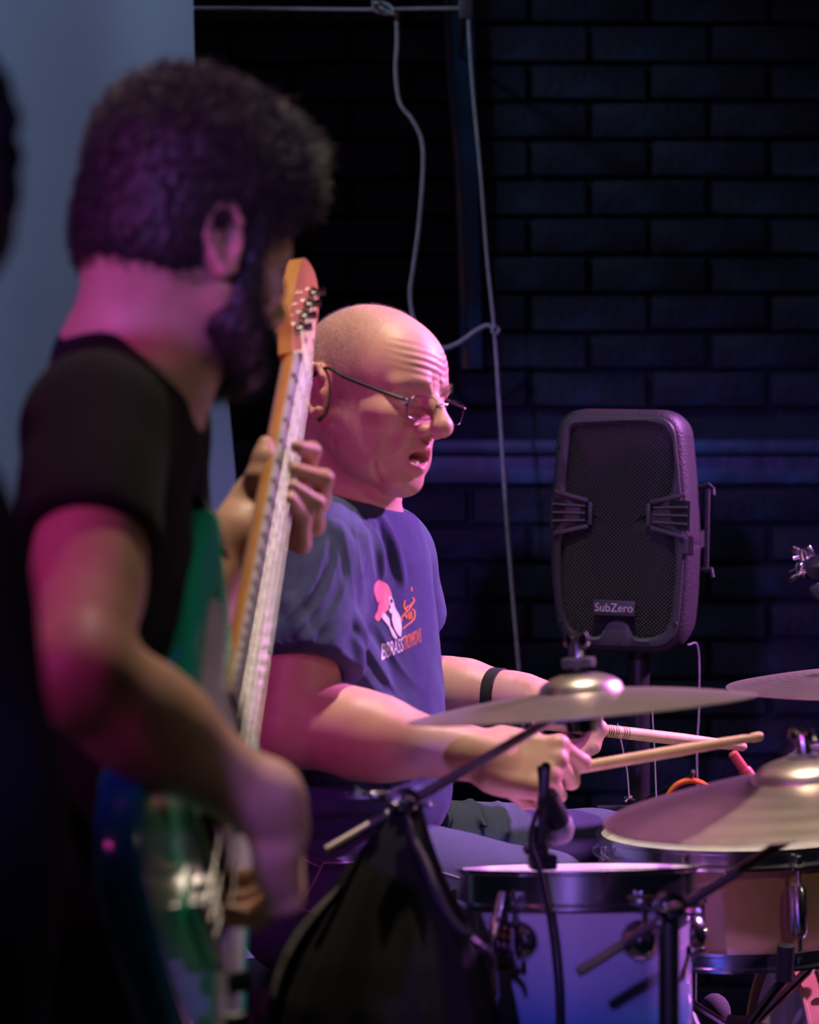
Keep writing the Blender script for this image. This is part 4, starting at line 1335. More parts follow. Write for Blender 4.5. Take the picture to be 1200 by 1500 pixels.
def stand(name, top, label, boom=None, counter=None, cym=None, cym_n=None, floor=0.0, tube=0.0127, spread=0.30, rot=20.0, group=None):
    """cymbal stand: tripod, tube, tilter, boom arm, wing nuts, cymbal rod"""
    top = np.asarray(top, float)
    g = empty(name, (top[0], top[1], floor), label, 'cymbal stand', group)
    base = np.array([top[0], top[1], floor])
    h = top[2] - floor
    MB().tube([base + [0, 0, 0.06], base + [0, 0, h * 0.62]], tube * 1.12, 16).build('lower_tube', 'chrome', g)
    MB().tube([base + [0, 0, h * 0.60], top], tube * 0.85, 16).build('upper_tube', 'chrome', g)
    cl = MB().lathe([(tube, -0.02), (tube * 1.7, -0.018), (tube * 1.7, 0.018), (tube, 0.02)], base + [0, 0, h * 0.61], None, 20)
    wing_nut(cl, base + np.array([0, -tube * 1.5, h * 0.61]), basis((0, -1, 0)), 1.1)
    cl.build('height_clamp', 'black_plastic', g)
    for k in range(3):
        a = math.radians(rot + 120 * k)
        d = np.array([math.cos(a), math.sin(a), 0])
        lg_ = MB()
        lg_.tube([base + [0, 0, 0.30], base + d * spread + [0, 0, 0.012]], 0.008, 10)
        lg_.tube([base + [0, 0, 0.08], base + d * spread * 0.55 + [0, 0, 0.12]], 0.006, 8)
        lo_ = lg_.build('leg', 'chrome', g)
        MB().ball(base + d * spread + [0, 0, 0.014], (0.016, 0.016, 0.014)).build('rubber_foot', 'black_rubber', lo_)
    tl = MB().ball(top, 0.012, seg=20, rings=12)
    tl.lathe([(0.0, -0.020), (0.009, -0.020), (0.009, -0.012), (0.016, -0.011), (0.016, -0.002), (0.013, 0.0), (0.016, 0.002), (0.016, 0.011), (0.009, 0.012), (0.009, 0.020), (0.0, 0.020)], top + np.array([0, -0.008, 0.006]), basis((0.15, -1, 0.1)), 22)
    wing_nut(tl, top + np.array([0.004, -0.034, 0.006]), basis((0.15, -1, 0.1)), 1.3)
    wing_nut(tl, top + np.array([-0.020, -0.004, 0.010]), basis((-1, -0.4, 0.25)), 1.0)
    tl.build('tilter', 'dark_chrome', g)
    if boom is not None:
        MB().tube([np.asarray(counter, float), np.asarray(boom, float)], 0.0058, 12).build('boom_arm', 'boom_metal', g)
    if cym is not None:
        n = unit(cym_n); cym = np.asarray(cym, float)
        Bc = basis(n)
        bt = MB().tube([np.asarray(boom if boom is not None else top, float), cym + n * -0.012], 0.0085, 12)
        bt.lathe([(0.0, -0.028), (0.020, -0.026), (0.022, -0.010), (0.012, -0.004), (0.0, -0.004)], cym, Bc, 20)
        bt.tube([cym - n * 0.03, cym + n * 0.085], 0.0038, 10)
        bt.build('cymbal_tilter', 'dark_chrome', g)
        MB().lathe([(0.004, 0.044), (0.018, 0.045), (0.019, 0.050), (0.018, 0.055), (0.004, 0.056)], cym, Bc, 20).build('felt_washer', 'felt', g)
        wing_nut(MB(), cym + n * 0.057, Bc @ euler(0, 0, 30), 1.15).build('wing_nut', 'dark_chrome', g)
    return g

# ---- cymbals and their stands
c1 = P(850, 1000, 3.20)
n1 = unit((-0.084, 0.018, 1.0))
c1 = c1 - n1 * 0.028
cymbal('crash_cymbal', c1, n1, 0.193, 'thin crash cymbal seen edge-on above the drummer\'s hands', 0.048, 0.018, 0.022)
t1 = P(592, 1182, 3.12)
b1 = P(812, 1052, 3.19)
stand('cymbal_stand', t1, 'cymbal stand with long boom arm and black jacket hung over it', b1, P(478, 1246, 3.09), c1, n1, rot=50)

c3n = unit((-0.112, -0.050, 1.0))
c3 = P(1186, 1178, 3.17)
cymbal('ride_cymbal', c3, c3n, 0.226, 'large bronze cymbal tilted over the snare drum', 0.060, 0.030, 0.024)
t3 = P(980, 1336, 3.08)
stand('cymbal_stand', t3, 'chrome cymbal stand with boom arm standing before the blue tom', P(1160, 1226, 3.14), P(848, 1424, 3.05), c3, c3n, rot=80, tube=0.0135)

c2n = unit((-0.035, -0.045, 1.0))
c2 = P(1268, 1002, 3.86)
cymbal('crash_cymbal', c2, c2n, 0.185, 'bright pink-lit crash cymbal behind the ride cymbal', 0.050, 0.018, 0.022)
s2t = np.array([0.70, 3.56, 0.80])
stand('cymbal_stand', s2t, 'cymbal stand reaching under the bright pink-lit crash cymbal', c2 - c2n * 0.03, s2t + (s2t - c2) * 0.3, c2, c2n, rot=-30, spread=0.22)

# boom hinge and clamp of a microphone stand at the frame's right edge
mh = P(1180, 832, 4.34)
ms = empty('microphone_stand', (P(1236, 0, 4.37)[0], 4.37, 0), 'tall microphone stand with glinting chrome clamp beside the pink-lit crash cymbal', 'microphone stand')
mx = ms.location.x
MB().tube([(mx, 4.37, 0.01), (mx, 4.37, 1.00)], 0.009, 12).build('pole', 'chrome', ms)
MB().lathe([(0, 0), (0.11, 0), (0.11, 0.010), (0.03, 0.020), (0.012, 0.05), (0, 0.05)], (mx, 4.37, 0), None, 40).build('base', 'black_plastic', ms)
hg = MB().ball(mh, 0.016, seg=16)
hg.lathe([(0, -0.02), (0.018, -0.018), (0.018, 0.018), (0, 0.02)], mh + np.array([0.010, -0.004, 0.0]), basis((0.2, -1, 0.1)), 18)
wing_nut(hg, mh + np.array([-0.004, -0.012, 0.014]), basis((-0.2, -0.3, 1)), 0.9)
wing_nut(hg, mh + np.array([0.022, -0.02, 0.004]), basis((0.5, -1, 0.3)), 0.9)
hg.box(mh + np.array([-0.004, -0.006, 0.018]), (0.034, 0.016, 0.007), euler(0, -12, 0), 0.002)
hg.build('boom_clamp', 'chrome', ms)
MB().tube([P(1158, 850, 4.32), P(1176, 838, 4.33), (mx, 4.37, 1.00)], 0.0045, 10).tube([P(1156, 838, 4.34), P(1176, 828, 4.34)], 0.0018, 8).build('boom_arm', 'chrome', ms)
MB().lathe([(0, -0.006), (0.010, -0.005), (0.013, 0), (0.010, 0.005), (0, 0.006)], P(1198, 866, 4.32), basis((0.2, -1, 0.2)), 18).build('boom_knob', 'black_plastic', ms)

# ---- tom with the white-to-blue fade
M['fade'] = grad_mat('fade_lacquer', [(0.0, (0.004, 0.05, 0.20)), (1.0, (0.62, 0.52, 0.60)), (0.35, (0.01, 0.16, 0.42)), (0.62, (0.30, 0.36, 0.56))], 0.25, 0.9, -0.26, -0.04)
tc_ = P(846, 1268, 3.42); tn_ = unit((-0.012, 0.088, 1))
tom, TB = drum('tom_drum', tc_ + np.array([0, 0, -0.002]), tn_, 0.140, 0.30, 0.044, 'fade', 6, 'tom drum with white to blue lacquer fade and turret lugs', 'turret', a0=math.radians(-93))
# legs with brackets
for px, dd, L_ in ((722, 3.37, True), (1000, 3.40, False)):
    x0 = P(px, 1400, dd)
    lg_ = MB().tube([(x0[0], x0[1], x0[2] + 0.03), (x0[0], x0[1], 0.05), (x0[0] - 0.02, x0[1] - 0.01, 0.012)], 0.0055, 10)
    lo_ = lg_.build('leg', 'chrome', tom)
    MB().ball((x0[0] - 0.02, x0[1] - 0.01, 0.014), (0.014, 0.014, 0.013)).build('rubber_foot', 'black_rubber', lo_)
    bk = MB()
    for kk in range(4):
        bk.lathe([(0.012, -0.003), (0.020, -0.002), (0.020, 0.002), (0.012, 0.003)], x0 + np.array([0.010 * (kk - 1) * (1 if L_ else -1), 0.005, 0.012]), basis((1, -0.2, 0.1)), 24, closed=True)
    bk.box(x0 + np.array([0.012 if L_ else -0.012, 0.02, 0.01]), (0.04, 0.05, 0.035), None, 0.006)
    wing_nut(bk, x0 + np.array([0, -0.016, 0.01]), basis((0.1, -1, 0.1)), 1.2)
    bk.build('leg_bracket', 'chrome', tom)
lb = P(1000, 1352, 3.3)
# suspension arm of the tom with its crank end, at the left
arm = MB().tube(spline([P(735, 1310, 3.30), P(722, 1365, 3.24), P(722, 1415, 3.22), P(724, 1462, 3.20), P(716, 1476, 3.20), P(692, 1490, 3.19)], 5), 0.0050, 10)
arm.build('crank_arm', 'chrome', tom)
blk = MB().box(P(735, 1385, 3.27), (0.030, 0.03, 0.055), euler(0, 8, 12), 0.006)
for kk in range(4):
    blk.lathe([(0.015, -0.0025), (0.024, -0.002), (0.024, 0.002), (0.015, 0.0025)], P(728 + kk * 9, 1382 + 2 * kk, 3.255), basis((1, -0.25, 0.15)), 24, closed=True)
wing_nut(blk, P(700, 1388, 3.24), basis((-1, -0.7, 0.2)), 1.3)
blk.build('mount_clamp', 'dark_chrome', tom)

# ---- snare drum on its stand
sc_ = P(1078, 1218, 3.76); sn_ = unit((-0.022, -0.03, 1))
snare, SB = drum('snare_drum', sc_, sn_, 0.178, 0.150, 0.024, 'wood_shell', 8, 'snare drum with amber maple shell and coated head', 'tube', a0=math.radians(-72))
def SL(a, r, z): return np.asarray(sc_) + SB @ np.array([r * math.cos(a), r * math.sin(a), z])
a_t = math.radians(-90); ub = SB @ np.array([math.cos(a_t), math.sin(a_t), 0]); Bt = np.column_stack([SB @ np.array([1.0, 0, 0]), SB[:, 2], ub]); Bt[:, 0] = np.cross(Bt[:, 1], Bt[:, 2])
th = MB().box(SL(a_t, 0.178, -0.098), (0.052, 0.012, 0.010), Bt, 0.003).box(SL(a_t, 0.182, -0.122), (0.036, 0.044, 0.018), Bt, 0.004)
th.box(SL(a_t, 0.190, -0.140), (0.044, 0.010, 0.022), Bt, 0.003)
for k in (-1, 1):
    th.lathe([(0, 0.006), (0.004, 0.005), (0.005, 0)], SL(a_t, 0.183, -0.100) + Bt[:, 0] * 0.014 * k, Bt, 12)
tho = th.build('snare_throw_off', 'dark_chrome', snare)
MB().box(SL(a_t, 0.192, -0.126) + Bt[:, 0] * 0.048, (0.030, 0.040, 0.022), Bt, 0.006).build('lever_grip', 'black_rubber', tho)
MB().box(SL(a_t, 0.190, -0.110) + Bt[:, 0] * 0.026, (0.022, 0.008, 0.010), Bt, 0.002).build('lever', 'chrome', tho)
sb = np.array([sc_[0] + 0.005, sc_[1] - 0.02, 0.0])
bot = sc_[2] - 0.152
ss = empty('snare_stand', sb, 'dark chrome snare stand holding the amber snare drum', 'snare stand')
MB().tube([sb + [0, 0, 0.08], [sb[0], sb[1], bot - 0.11]], 0.0115, 14).build('post', 'dark_chrome', ss)
for k in range(3):
    a = math.radians(-80 + 120 * k); d = np.array([math.cos(a), math.sin(a), 0])
    ar_ = MB().tube([[sb[0], sb[1], bot - 0.11], sb + d * 0.14 + [0, 0, bot - 0.03], sb + d * 0.192 + [0.0, 0.02, bot - 0.010], sb + d * 0.198 + [0.0, 0.02, bot + 0.03]], 0.0065, 10)
    ao = ar_.build('basket_arm', 'dark_chrome', ss)
    MB().tube([sb + d * 0.192 + [0.0, 0.02, bot - 0.010], sb + d * 0.199 + [0.0, 0.02, bot + 0.034]], 0.011, 12).build('rubber_grip', 'black_rubber', ao)
    lo_ = MB().tube([sb + [0, 0, 0.26], sb + d * 0.13 + [0, 0, 0.012]], 0.0075, 10).build('leg', 'dark_chrome', ss)
    MB().ball(sb + d * 0.13 + [0, 0, 0.014], 0.014).build('rubber_foot', 'black_rubber', lo_)
jt = MB().lathe([(0, -0.02), (0.018, -0.018), (0.018, 0.018), (0, 0.02)], [sb[0], sb[1] - 0.004, bot - 0.10], basis((1, -0.3, 0)), 18)
wing_nut(jt, [sb[0] + 0.02, sb[1] - 0.012, bot - 0.10], basis((1, -0.4, 0.1)), 1.3)
jt.build('tilter', 'dark_chrome', ss)

# ---- bass drum lying on its side
kb_c = np.array([0.505, 3.98, 0.262]); kn = np.array([-1.0, -0.10, 0.02])
kick, KB = drum('bass_drum', kb_c, kn, 0.232, 0.40, 0.040, 'kick_shell', 8, 'bass drum with rose amber shell beyond the snare stand', 'tube', a0=math.radians(12), hoop_m='kick_shell', cat='drum')
for k in (-1, 1):
    a = kb_c + np.array([0.34, k * 0.17, -0.16])
    lo_ = MB().tube([a, (a[0] + 0.06, a[1] + k * 0.12, 0.012)], 0.007, 10).build('spur', 'chrome', kick)
kp = empty('kick_pedal', (0.36, 3.96, 0.0), 'dark blue strapped kick pedal below the snare stand', 'pedal')
MB().box((0.34, 3.96, 0.012), (0.30, 0.10, 0.016), None, 0.004).build('base_plate', 'dark_chrome', kp)
MB().box((0.33, 3.96, 0.075), (0.27, 0.075, 0.010), euler(0, -22, 0), 0.003).build('footboard', 'dark_chrome', kp)
for k in (-1, 1):
    MB().box((0.45, 3.96 + 0.045 * k, 0.13), (0.018, 0.010, 0.24), None, 0.003).build('upright', 'dark_chrome', kp)
MB().tube([(0.45, 3.90, 0.245), (0.45, 4.02, 0.245)], 0.006, 10).build('axle', 'chrome', kp)
bt_ = MB().tube([(0.45, 3.96, 0.245), (0.42, 3.96, 0.40)], 0.004, 8).build('beater', 'chrome', kp)
MB().ball((0.417, 3.96, 0.415), (0.022, 0.028, 0.028)).build('beater_felt', 'felt', bt_)

# ---- drumsticks
def stick(name, a, b, label, rad=0.0072):
    a = np.asarray(a, float); b = np.asarray(b, float); d = unit(b - a); L_ = np.linalg.norm(b - a)
    g = empty(name, a, label, 'drumstick', 'drumsticks in the drummer\'s hands')
    mb = MB().tube([a, a + d * 0.004, a + d * 0.012, a + d * L_ * 0.70, a + d * L_ * 0.93, a + d * (L_ - 0.016), a + d * (L_ - 0.013), a + d * (L_ - 0.004), b], [0.003, 0.0062, rad, rad, rad * 0.78, rad * 0.62, rad * 0.80, rad * 0.80, rad * 0.5], 16)
    mb.build('shaft', 'hickory', g)
    return g, d, L_
ra, rb = P(836, 1127, 3.490), P(1118, 1078, 3.51)
d_ = unit(rb - ra)
g1, _, _ = stick('drumstick', ra - d_ * 0.10, rb, 'pale wooden drumstick in the drummer\'s near fist, butt end towards snare')
la, lb2 = P(884, 1070, 3.89), P(1092, 1094, 4.02)
d2_ = unit(lb2 - la)
g2, _, _ = stick('drumstick', la - d2_ * 0.115, lb2, 'drumstick with black printed bands in the drummer\'s far hand', 0.0085)
M['ink'] = mat('black_ink', (0.01, 0.01, 0.01), 0.6, noise=(90, 0.3, 0.7))
for i, px in enumerate((889, 893, 897, 902, 906, 917, 921, 926)):
    p = la + d2_ * (px - 884) / 4250 * 3.9
    MB().lathe([(0.0086, -0.0006), (0.0088, 0), (0.0086, 0.0006)], p, basis(d2_), 18).build('printed_band', 'ink', g2)

# ---- throne
th_c = P(470, 1418, 3.74)
tn = empty('drum_throne', (th_c[0], th_c[1], 0), 'round black padded drum throne under the drummer', 'stool')
MB().lathe([(0.0, 0.0), (0.14, 0.0), (0.160, 0.012), (0.165, 0.04), (0.150, 0.07), (0.10, 0.080), (0.0, 0.080)], (th_c[0], th_c[1], th_c[2] - 0.075), None, 48).build('cushion', 'leather', tn)
MB().tube([(th_c[0], th_c[1], 0.06), (th_c[0], th_c[1], th_c[2] - 0.07)], 0.014, 14).build('post', 'chrome', tn)
for k in range(3):
    a = math.radians(30 + 120 * k); d = np.array([math.cos(a), math.sin(a), 0]); b0 = np.array([th_c[0], th_c[1], 0])
    lo_ = MB().tube([b0 + [0, 0, 0.25], b0 + d * 0.24 + [0, 0, 0.012]], 0.009, 10).build('leg', 'chrome', tn)
    MB().ball(b0 + d * 0.24 + [0, 0, 0.015], 0.015).build('rubber_foot', 'black_rubber', lo_)

# ---- clip-on drum microphone on the tom hoop
mc = P(800, 1200, 3.29)
mi = empty('drum_microphone', P(795, 1272, 3.30), 'small clip-on drum microphone with grey grille on the tom hoop', 'microphone')
cl = MB().box(P(795, 1262, 3.295), (0.030, 0.028, 0.018), euler(0, 0, 10), 0.004).box(P(793, 1235, 3.285), (0.018, 0.020, 0.040), euler(0, 4, 0), 0.004)
cl.box(P(797, 1178, 3.27), (0.011, 0.016, 0.095), euler(0, 3, 0), 0.004).box(P(785, 1240, 3.28), (0.030, 0.012, 0.010), euler(0, -20, 0), 0.003)
cl.tube([P(791, 1122, 3.27), P(797, 1160, 3.272)], [0.0035, 0.006], 10)
cl.build('clamp', 'black_plastic', mi)
d_m = unit(P(826, 1232, 3.31) - P(802, 1165, 3.27))
mb_ = MB().tube([P(802, 1160, 3.27), P(804, 1172, 3.274), P(815, 1205, 3.295)], [0.010, 0.014, 0.0165], 18).build('microphone_body', 'black_plastic', mi)
M['grille'] = mat('grey_mesh', (0.42, 0.40, 0.42), 0.5, 0.6, noise=(400, 0.3, 0.7), bump=(900, 0.6, 0.001))
MB().lathe([(0.0165, -0.002), (0.0178, 0.002), (0.0178, 0.014), (0.014, 0.022), (0.0, 0.026)], P(815, 1205, 3.295), basis(d_m), 22).build('grille', 'grille', mi)
MB().tube(spline([P(804, 1160, 3.27), P(785, 1195, 3.25), P(778, 1235, 3.25), P(795, 1290, 3.25), P(812, 1400, 3.24), P(818, 1520, 3.24), P(815, 1800, 3.22), (0.17, 3.2, 0.012)], 8), 0.0028, 8).build('cable', 'black_rubber', mi)
# ================================================================== loudspeaker on its stand
SPD = 4.45
M['speaker_body'] = mat('textured_black_abs', (0.030, 0.028, 0.031), 0.5, bump=(260, 0.9, 0.0015), noise=(180, 0.3, 0.7))
M['speaker_frame'] = mat('smooth_black_abs', (0.030, 0.028, 0.031), 0.45, bump=(200, 0.2, 0.0006))
m = mat('perforated_steel', (0.020, 0.020, 0.022), 0.45, 0.4)
nt = m.node_tree; b = nt.nodes['Principled BSDF']
tc = nt.nodes.new('ShaderNodeTexCoord'); vo = nt.nodes.new('ShaderNodeTexVoronoi'); vo.inputs['Scale'].default_value = 230; vo.inputs['Randomness'].default_value = 0.0
mp_ = nt.nodes.new('ShaderNodeMapping'); mp_.inputs['Rotation'].default_value = (0, 0, math.radians(17)); mp_.inputs['Scale'].default_value = (1, 1, 1)
mp2 = nt.nodes.new('ShaderNodeMapping'); mp2.inputs['Rotation'].default_value = (0, math.radians(45), 0); mp2.inputs['Scale'].default_value = (1, 0, 1)
nt.links.new(tc.outputs['Object'], mp_.inputs['Vector']); nt.links.new(mp_.outputs[0], mp2.inputs['Vector']); nt.links.new(mp2.outputs[0], vo.inputs['Vector'])
bp_ = nt.nodes.new('ShaderNodeBump'); bp_.inputs['Strength'].default_value = 1.0; bp_.inputs['Distance'].default_value = 0.0015; bp_.invert = True
mr = nt.nodes.new('ShaderNodeMapRange'); mr.inputs[1].default_value = 0.2; mr.inputs[2].default_value = 0.5; mr.inputs[3].default_value = 1; mr.inputs[4].default_value = 0
nt.links.new(vo.outputs['Distance'], mr.inputs[0]); nt.links.new(mr.outputs[0], bp_.inputs['Height']); nt.links.new(bp_.outputs[0], b.inputs['Normal'])
mx2 = nt.nodes.new('ShaderNodeMix'); mx2.data_type = 'RGBA'; mx2.inputs[6].default_value = (0.025, 0.025, 0.027, 1); mx2.inputs[7].default_value = (0.003, 0.003, 0.003, 1)
nt.links.new(mr.outputs[0], mx2.inputs[0]); nt.links.new(mx2.outputs[2], b.inputs['Base Color'])
M['perforated'] = m
sp_c = P(907, 778, SPD)                                  # centre of the front panel
SR = euler(0, 2.0, 0) @ euler(0, 0, -22)                 # columns: right, back, up
SR = euler(0, 1.5, 0) @ np.array(Matrix.Rotation(math.radians(-17), 3, 'Z')) @ np.array(Matrix.Rotation(math.radians(2), 3, 'X'))
def SPK(x, y, z): return sp_c + SR @ np.array([x, y, z])  # y: depth behind the panel
spk = empty('loudspeaker', SPK(0, 0.08, -0.185), 'black moulded loudspeaker with perforated grille and name plate, on pole', 'loudspeaker')
def front_outline(grow=0.0, n=9):
    # (x, z) corner points with rounded corners: narrower towards the foot
    pts = [(-0.098, 0.181), (0.086, 0.181), (0.104, 0.02), (0.106, -0.06), (0.096, -0.183), (-0.090, -0.183), (-0.108, -0.06), (-0.107, 0.04)]
    rad = [0.035, 0.035, 0.10, 0.10, 0.045, 0.045, 0.10, 0.10]
    out = []
    m_ = len(pts)
    for i in range(m_):
        p = np.array(pts[i]); a = unit(np.array(pts[i - 1]) - p); c_ = unit(np.array(pts[(i + 1) % m_]) - p)
        r = rad[i] * (0.7 if i in (2, 3, 6, 7) else 1.0)
        d = min(r, 0.055)
        for k in range(n):
            t = k / (n - 1)
            q_ = (1 - t) ** 2 * (p + a * d) + 2 * t * (1 - t) * p + t * t * (p + c_ * d)
            out.append(q_)
    out = np.array(out)
    c_ = out.mean(0)
    nn = np.roll(out, -1, 0) - np.roll(out, 1, 0); nn = np.stack([nn[:, 1], -nn[:, 0]], 1); nn /= np.linalg.norm(nn, axis=1)[:, None]
    if ((out - c_) * nn).sum() < 0: nn = -nn
    return out + nn * grow
def loft(rings, close0=True, close1=True):
    n = len(rings[0]); V = [p for r in rings for p in r]; Fc = []
    for j in range(len(rings) - 1):
        for i in range(n):
            k = (i + 1) % n
            Fc.append((j * n + i, (j + 1) * n + i, (j + 1) * n + k, j * n + k))
    if close0: Fc.append(tuple(range(n)))
    if close1: Fc.append(tuple((len(rings) - 1) * n + i for i in range(n - 1, -1, -1)))
    return V, Fc
def ring(g, y, sx=1.0, sz=1.0): return [SPK(x * sx, y, z * sz) for x, z in front_outline(g)]
V, Fc = loft([ring(-0.010, 0.006), ring(-0.002, 0.008), ring(0.004, 0.016), ring(0.006, 0.060), ring(0.004, 0.068), ring(0.005, 0.074), ring(0.002, 0.12, 0.97, 0.985), ring(-0.01, 0.17, 0.82, 0.92), ring(-0.02, 0.195, 0.70, 0.86), ring(-0.04, 0.205, 0.66, 0.84)])
link_mesh('cabinet', V, Fc, 'speaker_body', spk, 40)
# raised frame round the grille
fr_in = [(-0.078, 0.160), (0.066, 0.160), (0.078, 0.056), (0.046, 0.040), (0.046, 0.012), (0.084, -0.006), (0.085, -0.10), (0.074, -0.150), (0.045, -0.162), (0.026, -0.160), (0.014, -0.140), (-0.014, -0.140), (-0.026, -0.160), (-0.045, -0.162), (-0.074, -0.150), (-0.088, -0.10), (-0.088, -0.006), (-0.056, 0.012), (-0.056, 0.040), (-0.084, 0.056)]
fi = np.array(spline([np.array([a, c_, 0]) for a, c_ in fr_in + fr_in[:1]], 4))[:-1, :2]
fo = front_outline(-0.004)
ang = lambda A: np.arctan2(A[:, 1], A[:, 0])
# resample both outlines by angle so the frame can be bridged
NA = 160
th_ = np.linspace(-math.pi, math.pi, NA, endpoint=False)
def polar(A):
    d = A; out = []
    n = len(d)
    for t in th_:
        u = np.array([math.cos(t), math.sin(t)]); best = 0
        for i in range(n):
            p, q_ = d[i], d[(i + 1) % n]; e = q_ - p
            den = u[0] * e[1] - u[1] * e[0]
            if abs(den) < 1e-12: continue
            s_ = (p[0] * e[1] - p[1] * e[0]) / den; w_ = (p[0] * u[1] - p[1] * u[0]) / den
            if s_ > best and -1e-9 <= w_ <= 1 + 1e-9: best = s_
        out.append(u * best)
    return np.array(out)
po, pi_ = polar(fo), polar(fi)
rings = [[SPK(x, 0.010, z) for x, z in po], [SPK(x, 0.001, z) for x, z in po * 0.985], [SPK(x, -0.001, z) for x, z in po * 0.35 + pi_ * 0.65], [SPK(x, 0.001, z) for x, z in pi_ * 1.01], [SPK(x, 0.009, z) for x, z in pi_]]
V, Fc = loft(rings, False, False)
link_mesh('front_frame', V, Fc, 'speaker_frame', spk, 35)
gq = [SPK(x, 0.004 - 0.004 * math.cos(min(1, np.hypot(x, z) / 0.2) * 1.57), z) for x, z in pi_]
Vg = []; Fg = []
for f_, y_ in ((1.0, 0.006), (0.9, 0.002), (0.6, 0.0), (0.3, -0.001)):
    Vg += [SPK(x * f_, y_, z * f_) for x, z in pi_]
Vg.append(SPK(0, -0.001, 0))
for j in range(3):
    for i in range(NA):
        k = (i + 1) % NA
        Fg.append((j * NA + i, j * NA + k, (j + 1) * NA + k, (j + 1) * NA + i))
for i in range(NA): Fg.append((3 * NA + i, 3 * NA + (i + 1) % NA, 4 * NA))
link_mesh('grille', Vg, Fg, 'perforated', spk, 60)
# side port recesses with three bars each
for s in (-1, 1):
    cxp = 0.076 if s > 0 else -0.075
    pr = MB()
    pr.box(SPK(cxp, -0.001, 0.052), (0.056, 0.010, 0.007), SR @ euler(0, -14 * s, 0), 0.002)
    pr.box(SPK(cxp, -0.001, 0.000), (0.056, 0.010, 0.007), SR @ euler(0, 14 * s, 0), 0.002)
    pr.box(SPK(cxp - s * 0.030, -0.001, 0.026), (0.007, 0.010, 0.036), SR, 0.002)
    pr.build('port_surround', 'speaker_frame', spk)
    MB().box(SPK(cxp + s * 0.006, 0.002, 0.026), (0.056, 0.004, 0.046), SR).build('port_recess', 'black_rubber', spk)
    for k in range(3):
        MB().tube([SPK(cxp - s * 0.022, -0.003, 0.026 + 0.011 * (k - 1)), SPK(cxp + s * 0.030, -0.003, 0.026 + 0.013 * (k - 1))], 0.0022, 8).build('port_bar', 'speaker_frame', spk)
for x, z in ((-0.100, 0.128), (-0.102, -0.010), (-0.090, -0.140), (0.090, -0.140), (0.0, -0.174), (0.098, -0.012)):
    MB().lathe([(0.0, 0.001), (0.0035, 0.001), (0.0045, -0.002)], SPK(x, -0.001, z), np.column_stack([SR[:, 0], SR[:, 2], -SR[:, 1]]), 14).build('screw', 'black_rubber', spk)
bd = MB().box(SPK(-0.004, -0.006, -0.118), (0.066, 0.004, 0.024), SR, 0.002).build('name_plate', 'speaker_frame', spk)
def text_mesh(txt, size, extrude=0.0):
    cu = bpy.data.curves.new('txt', 'FONT'); cu.body = txt; cu.size = size; cu.align_x = 'CENTER'; cu.align_y = 'CENTER'; cu.extrude = extrude; cu.resolution_u = 3
    ob = bpy.data.objects.new('txt', cu); COL.objects.link(ob)
    dg = bpy.context.evaluated_depsgraph_get()
    me = bpy.data.meshes.new_from_object(ob.evaluated_get(dg))
    V = np.array([v.co[:] for v in me.vertices]); Fc = [tuple(p.vertices) for p in me.polygons]
    bpy.data.objects.remove(ob); bpy.data.curves.remove(cu); bpy.data.meshes.remove(me)
    return V, Fc
M['plate_ink'] = mat('silver_pink_print', (0.55, 0.42, 0.52), 0.4, noise=(90, 0.3, 0.7))
V, Fc = text_mesh('SubZero', 0.0185, 0.0003)
link_mesh('lettering', [SPK(-0.004 + x * 0.93, -0.0085 - z, -0.118 + y) for x, y, z in V], Fc, 'plate_ink', bd, 30)
# side bracket with hooked ends (carry handle) on the right flank
hb = MB()
xs = 0.112
hb.tube([SPK(xs - 0.030, 0.115, 0.064), SPK(xs - 0.010, 0.115, 0.068), SPK(xs + 0.004, 0.112, 0.072), SPK(xs + 0.012, 0.108, 0.066), SPK(xs + 0.013, 0.106, 0.056)], 0.0032, 8)
hb.box(SPK(xs + 0.002, 0.115, 0.0), (0.007, 0.010, 0.130), SR, 0.002)
hb.tube([SPK(xs - 0.030, 0.115, -0.060), SPK(xs + 0.012, 0.110, -0.060), SPK(xs + 0.014, 0.108, -0.072)], 0.0034, 8)
hb.build('side_handle', 'speaker_body', spk)
# speaker stand
ps = SPK(0.012, 0.10, -0.19)
st = empty('speaker_stand', (ps[0], ps[1], 0), 'black tripod pole stand carrying the loudspeaker', 'speaker stand')
b0 = np.array([ps[0], ps[1], 0.0])
MB().tube([b0 + [0, 0, 0.10], [ps[0], ps[1], 0.55]], 0.020, 16).build('lower_tube', 'black_plastic', st)
MB().tube([b0 + [0, 0, 0.50], ps], 0.0175, 16).build('upper_tube', 'black_plastic', st)
MB().lathe([(0.018, -0.03), (0.028, -0.028), (0.028, 0.028), (0.018, 0.03)], b0 + [0, 0, 0.55], None, 20).build('collar', 'black_plastic', st)
for k in range(3):
    a = math.radians(60 + 120 * k); d = np.array([math.cos(a), math.sin(a), 0])
    lo_ = MB().tube([b0 + [0, 0, 0.50], b0 + d * 0.40 + [0, 0, 0.015]], 0.010, 10).tube([b0 + [0, 0, 0.12], b0 + d * 0.22 + [0, 0, 0.235]], 0.007, 8).build('leg', 'black_plastic', st)
    MB().ball(b0 + d * 0.40 + [0, 0, 0.016], 0.016).build('rubber_foot', 'black_rubber', lo_)
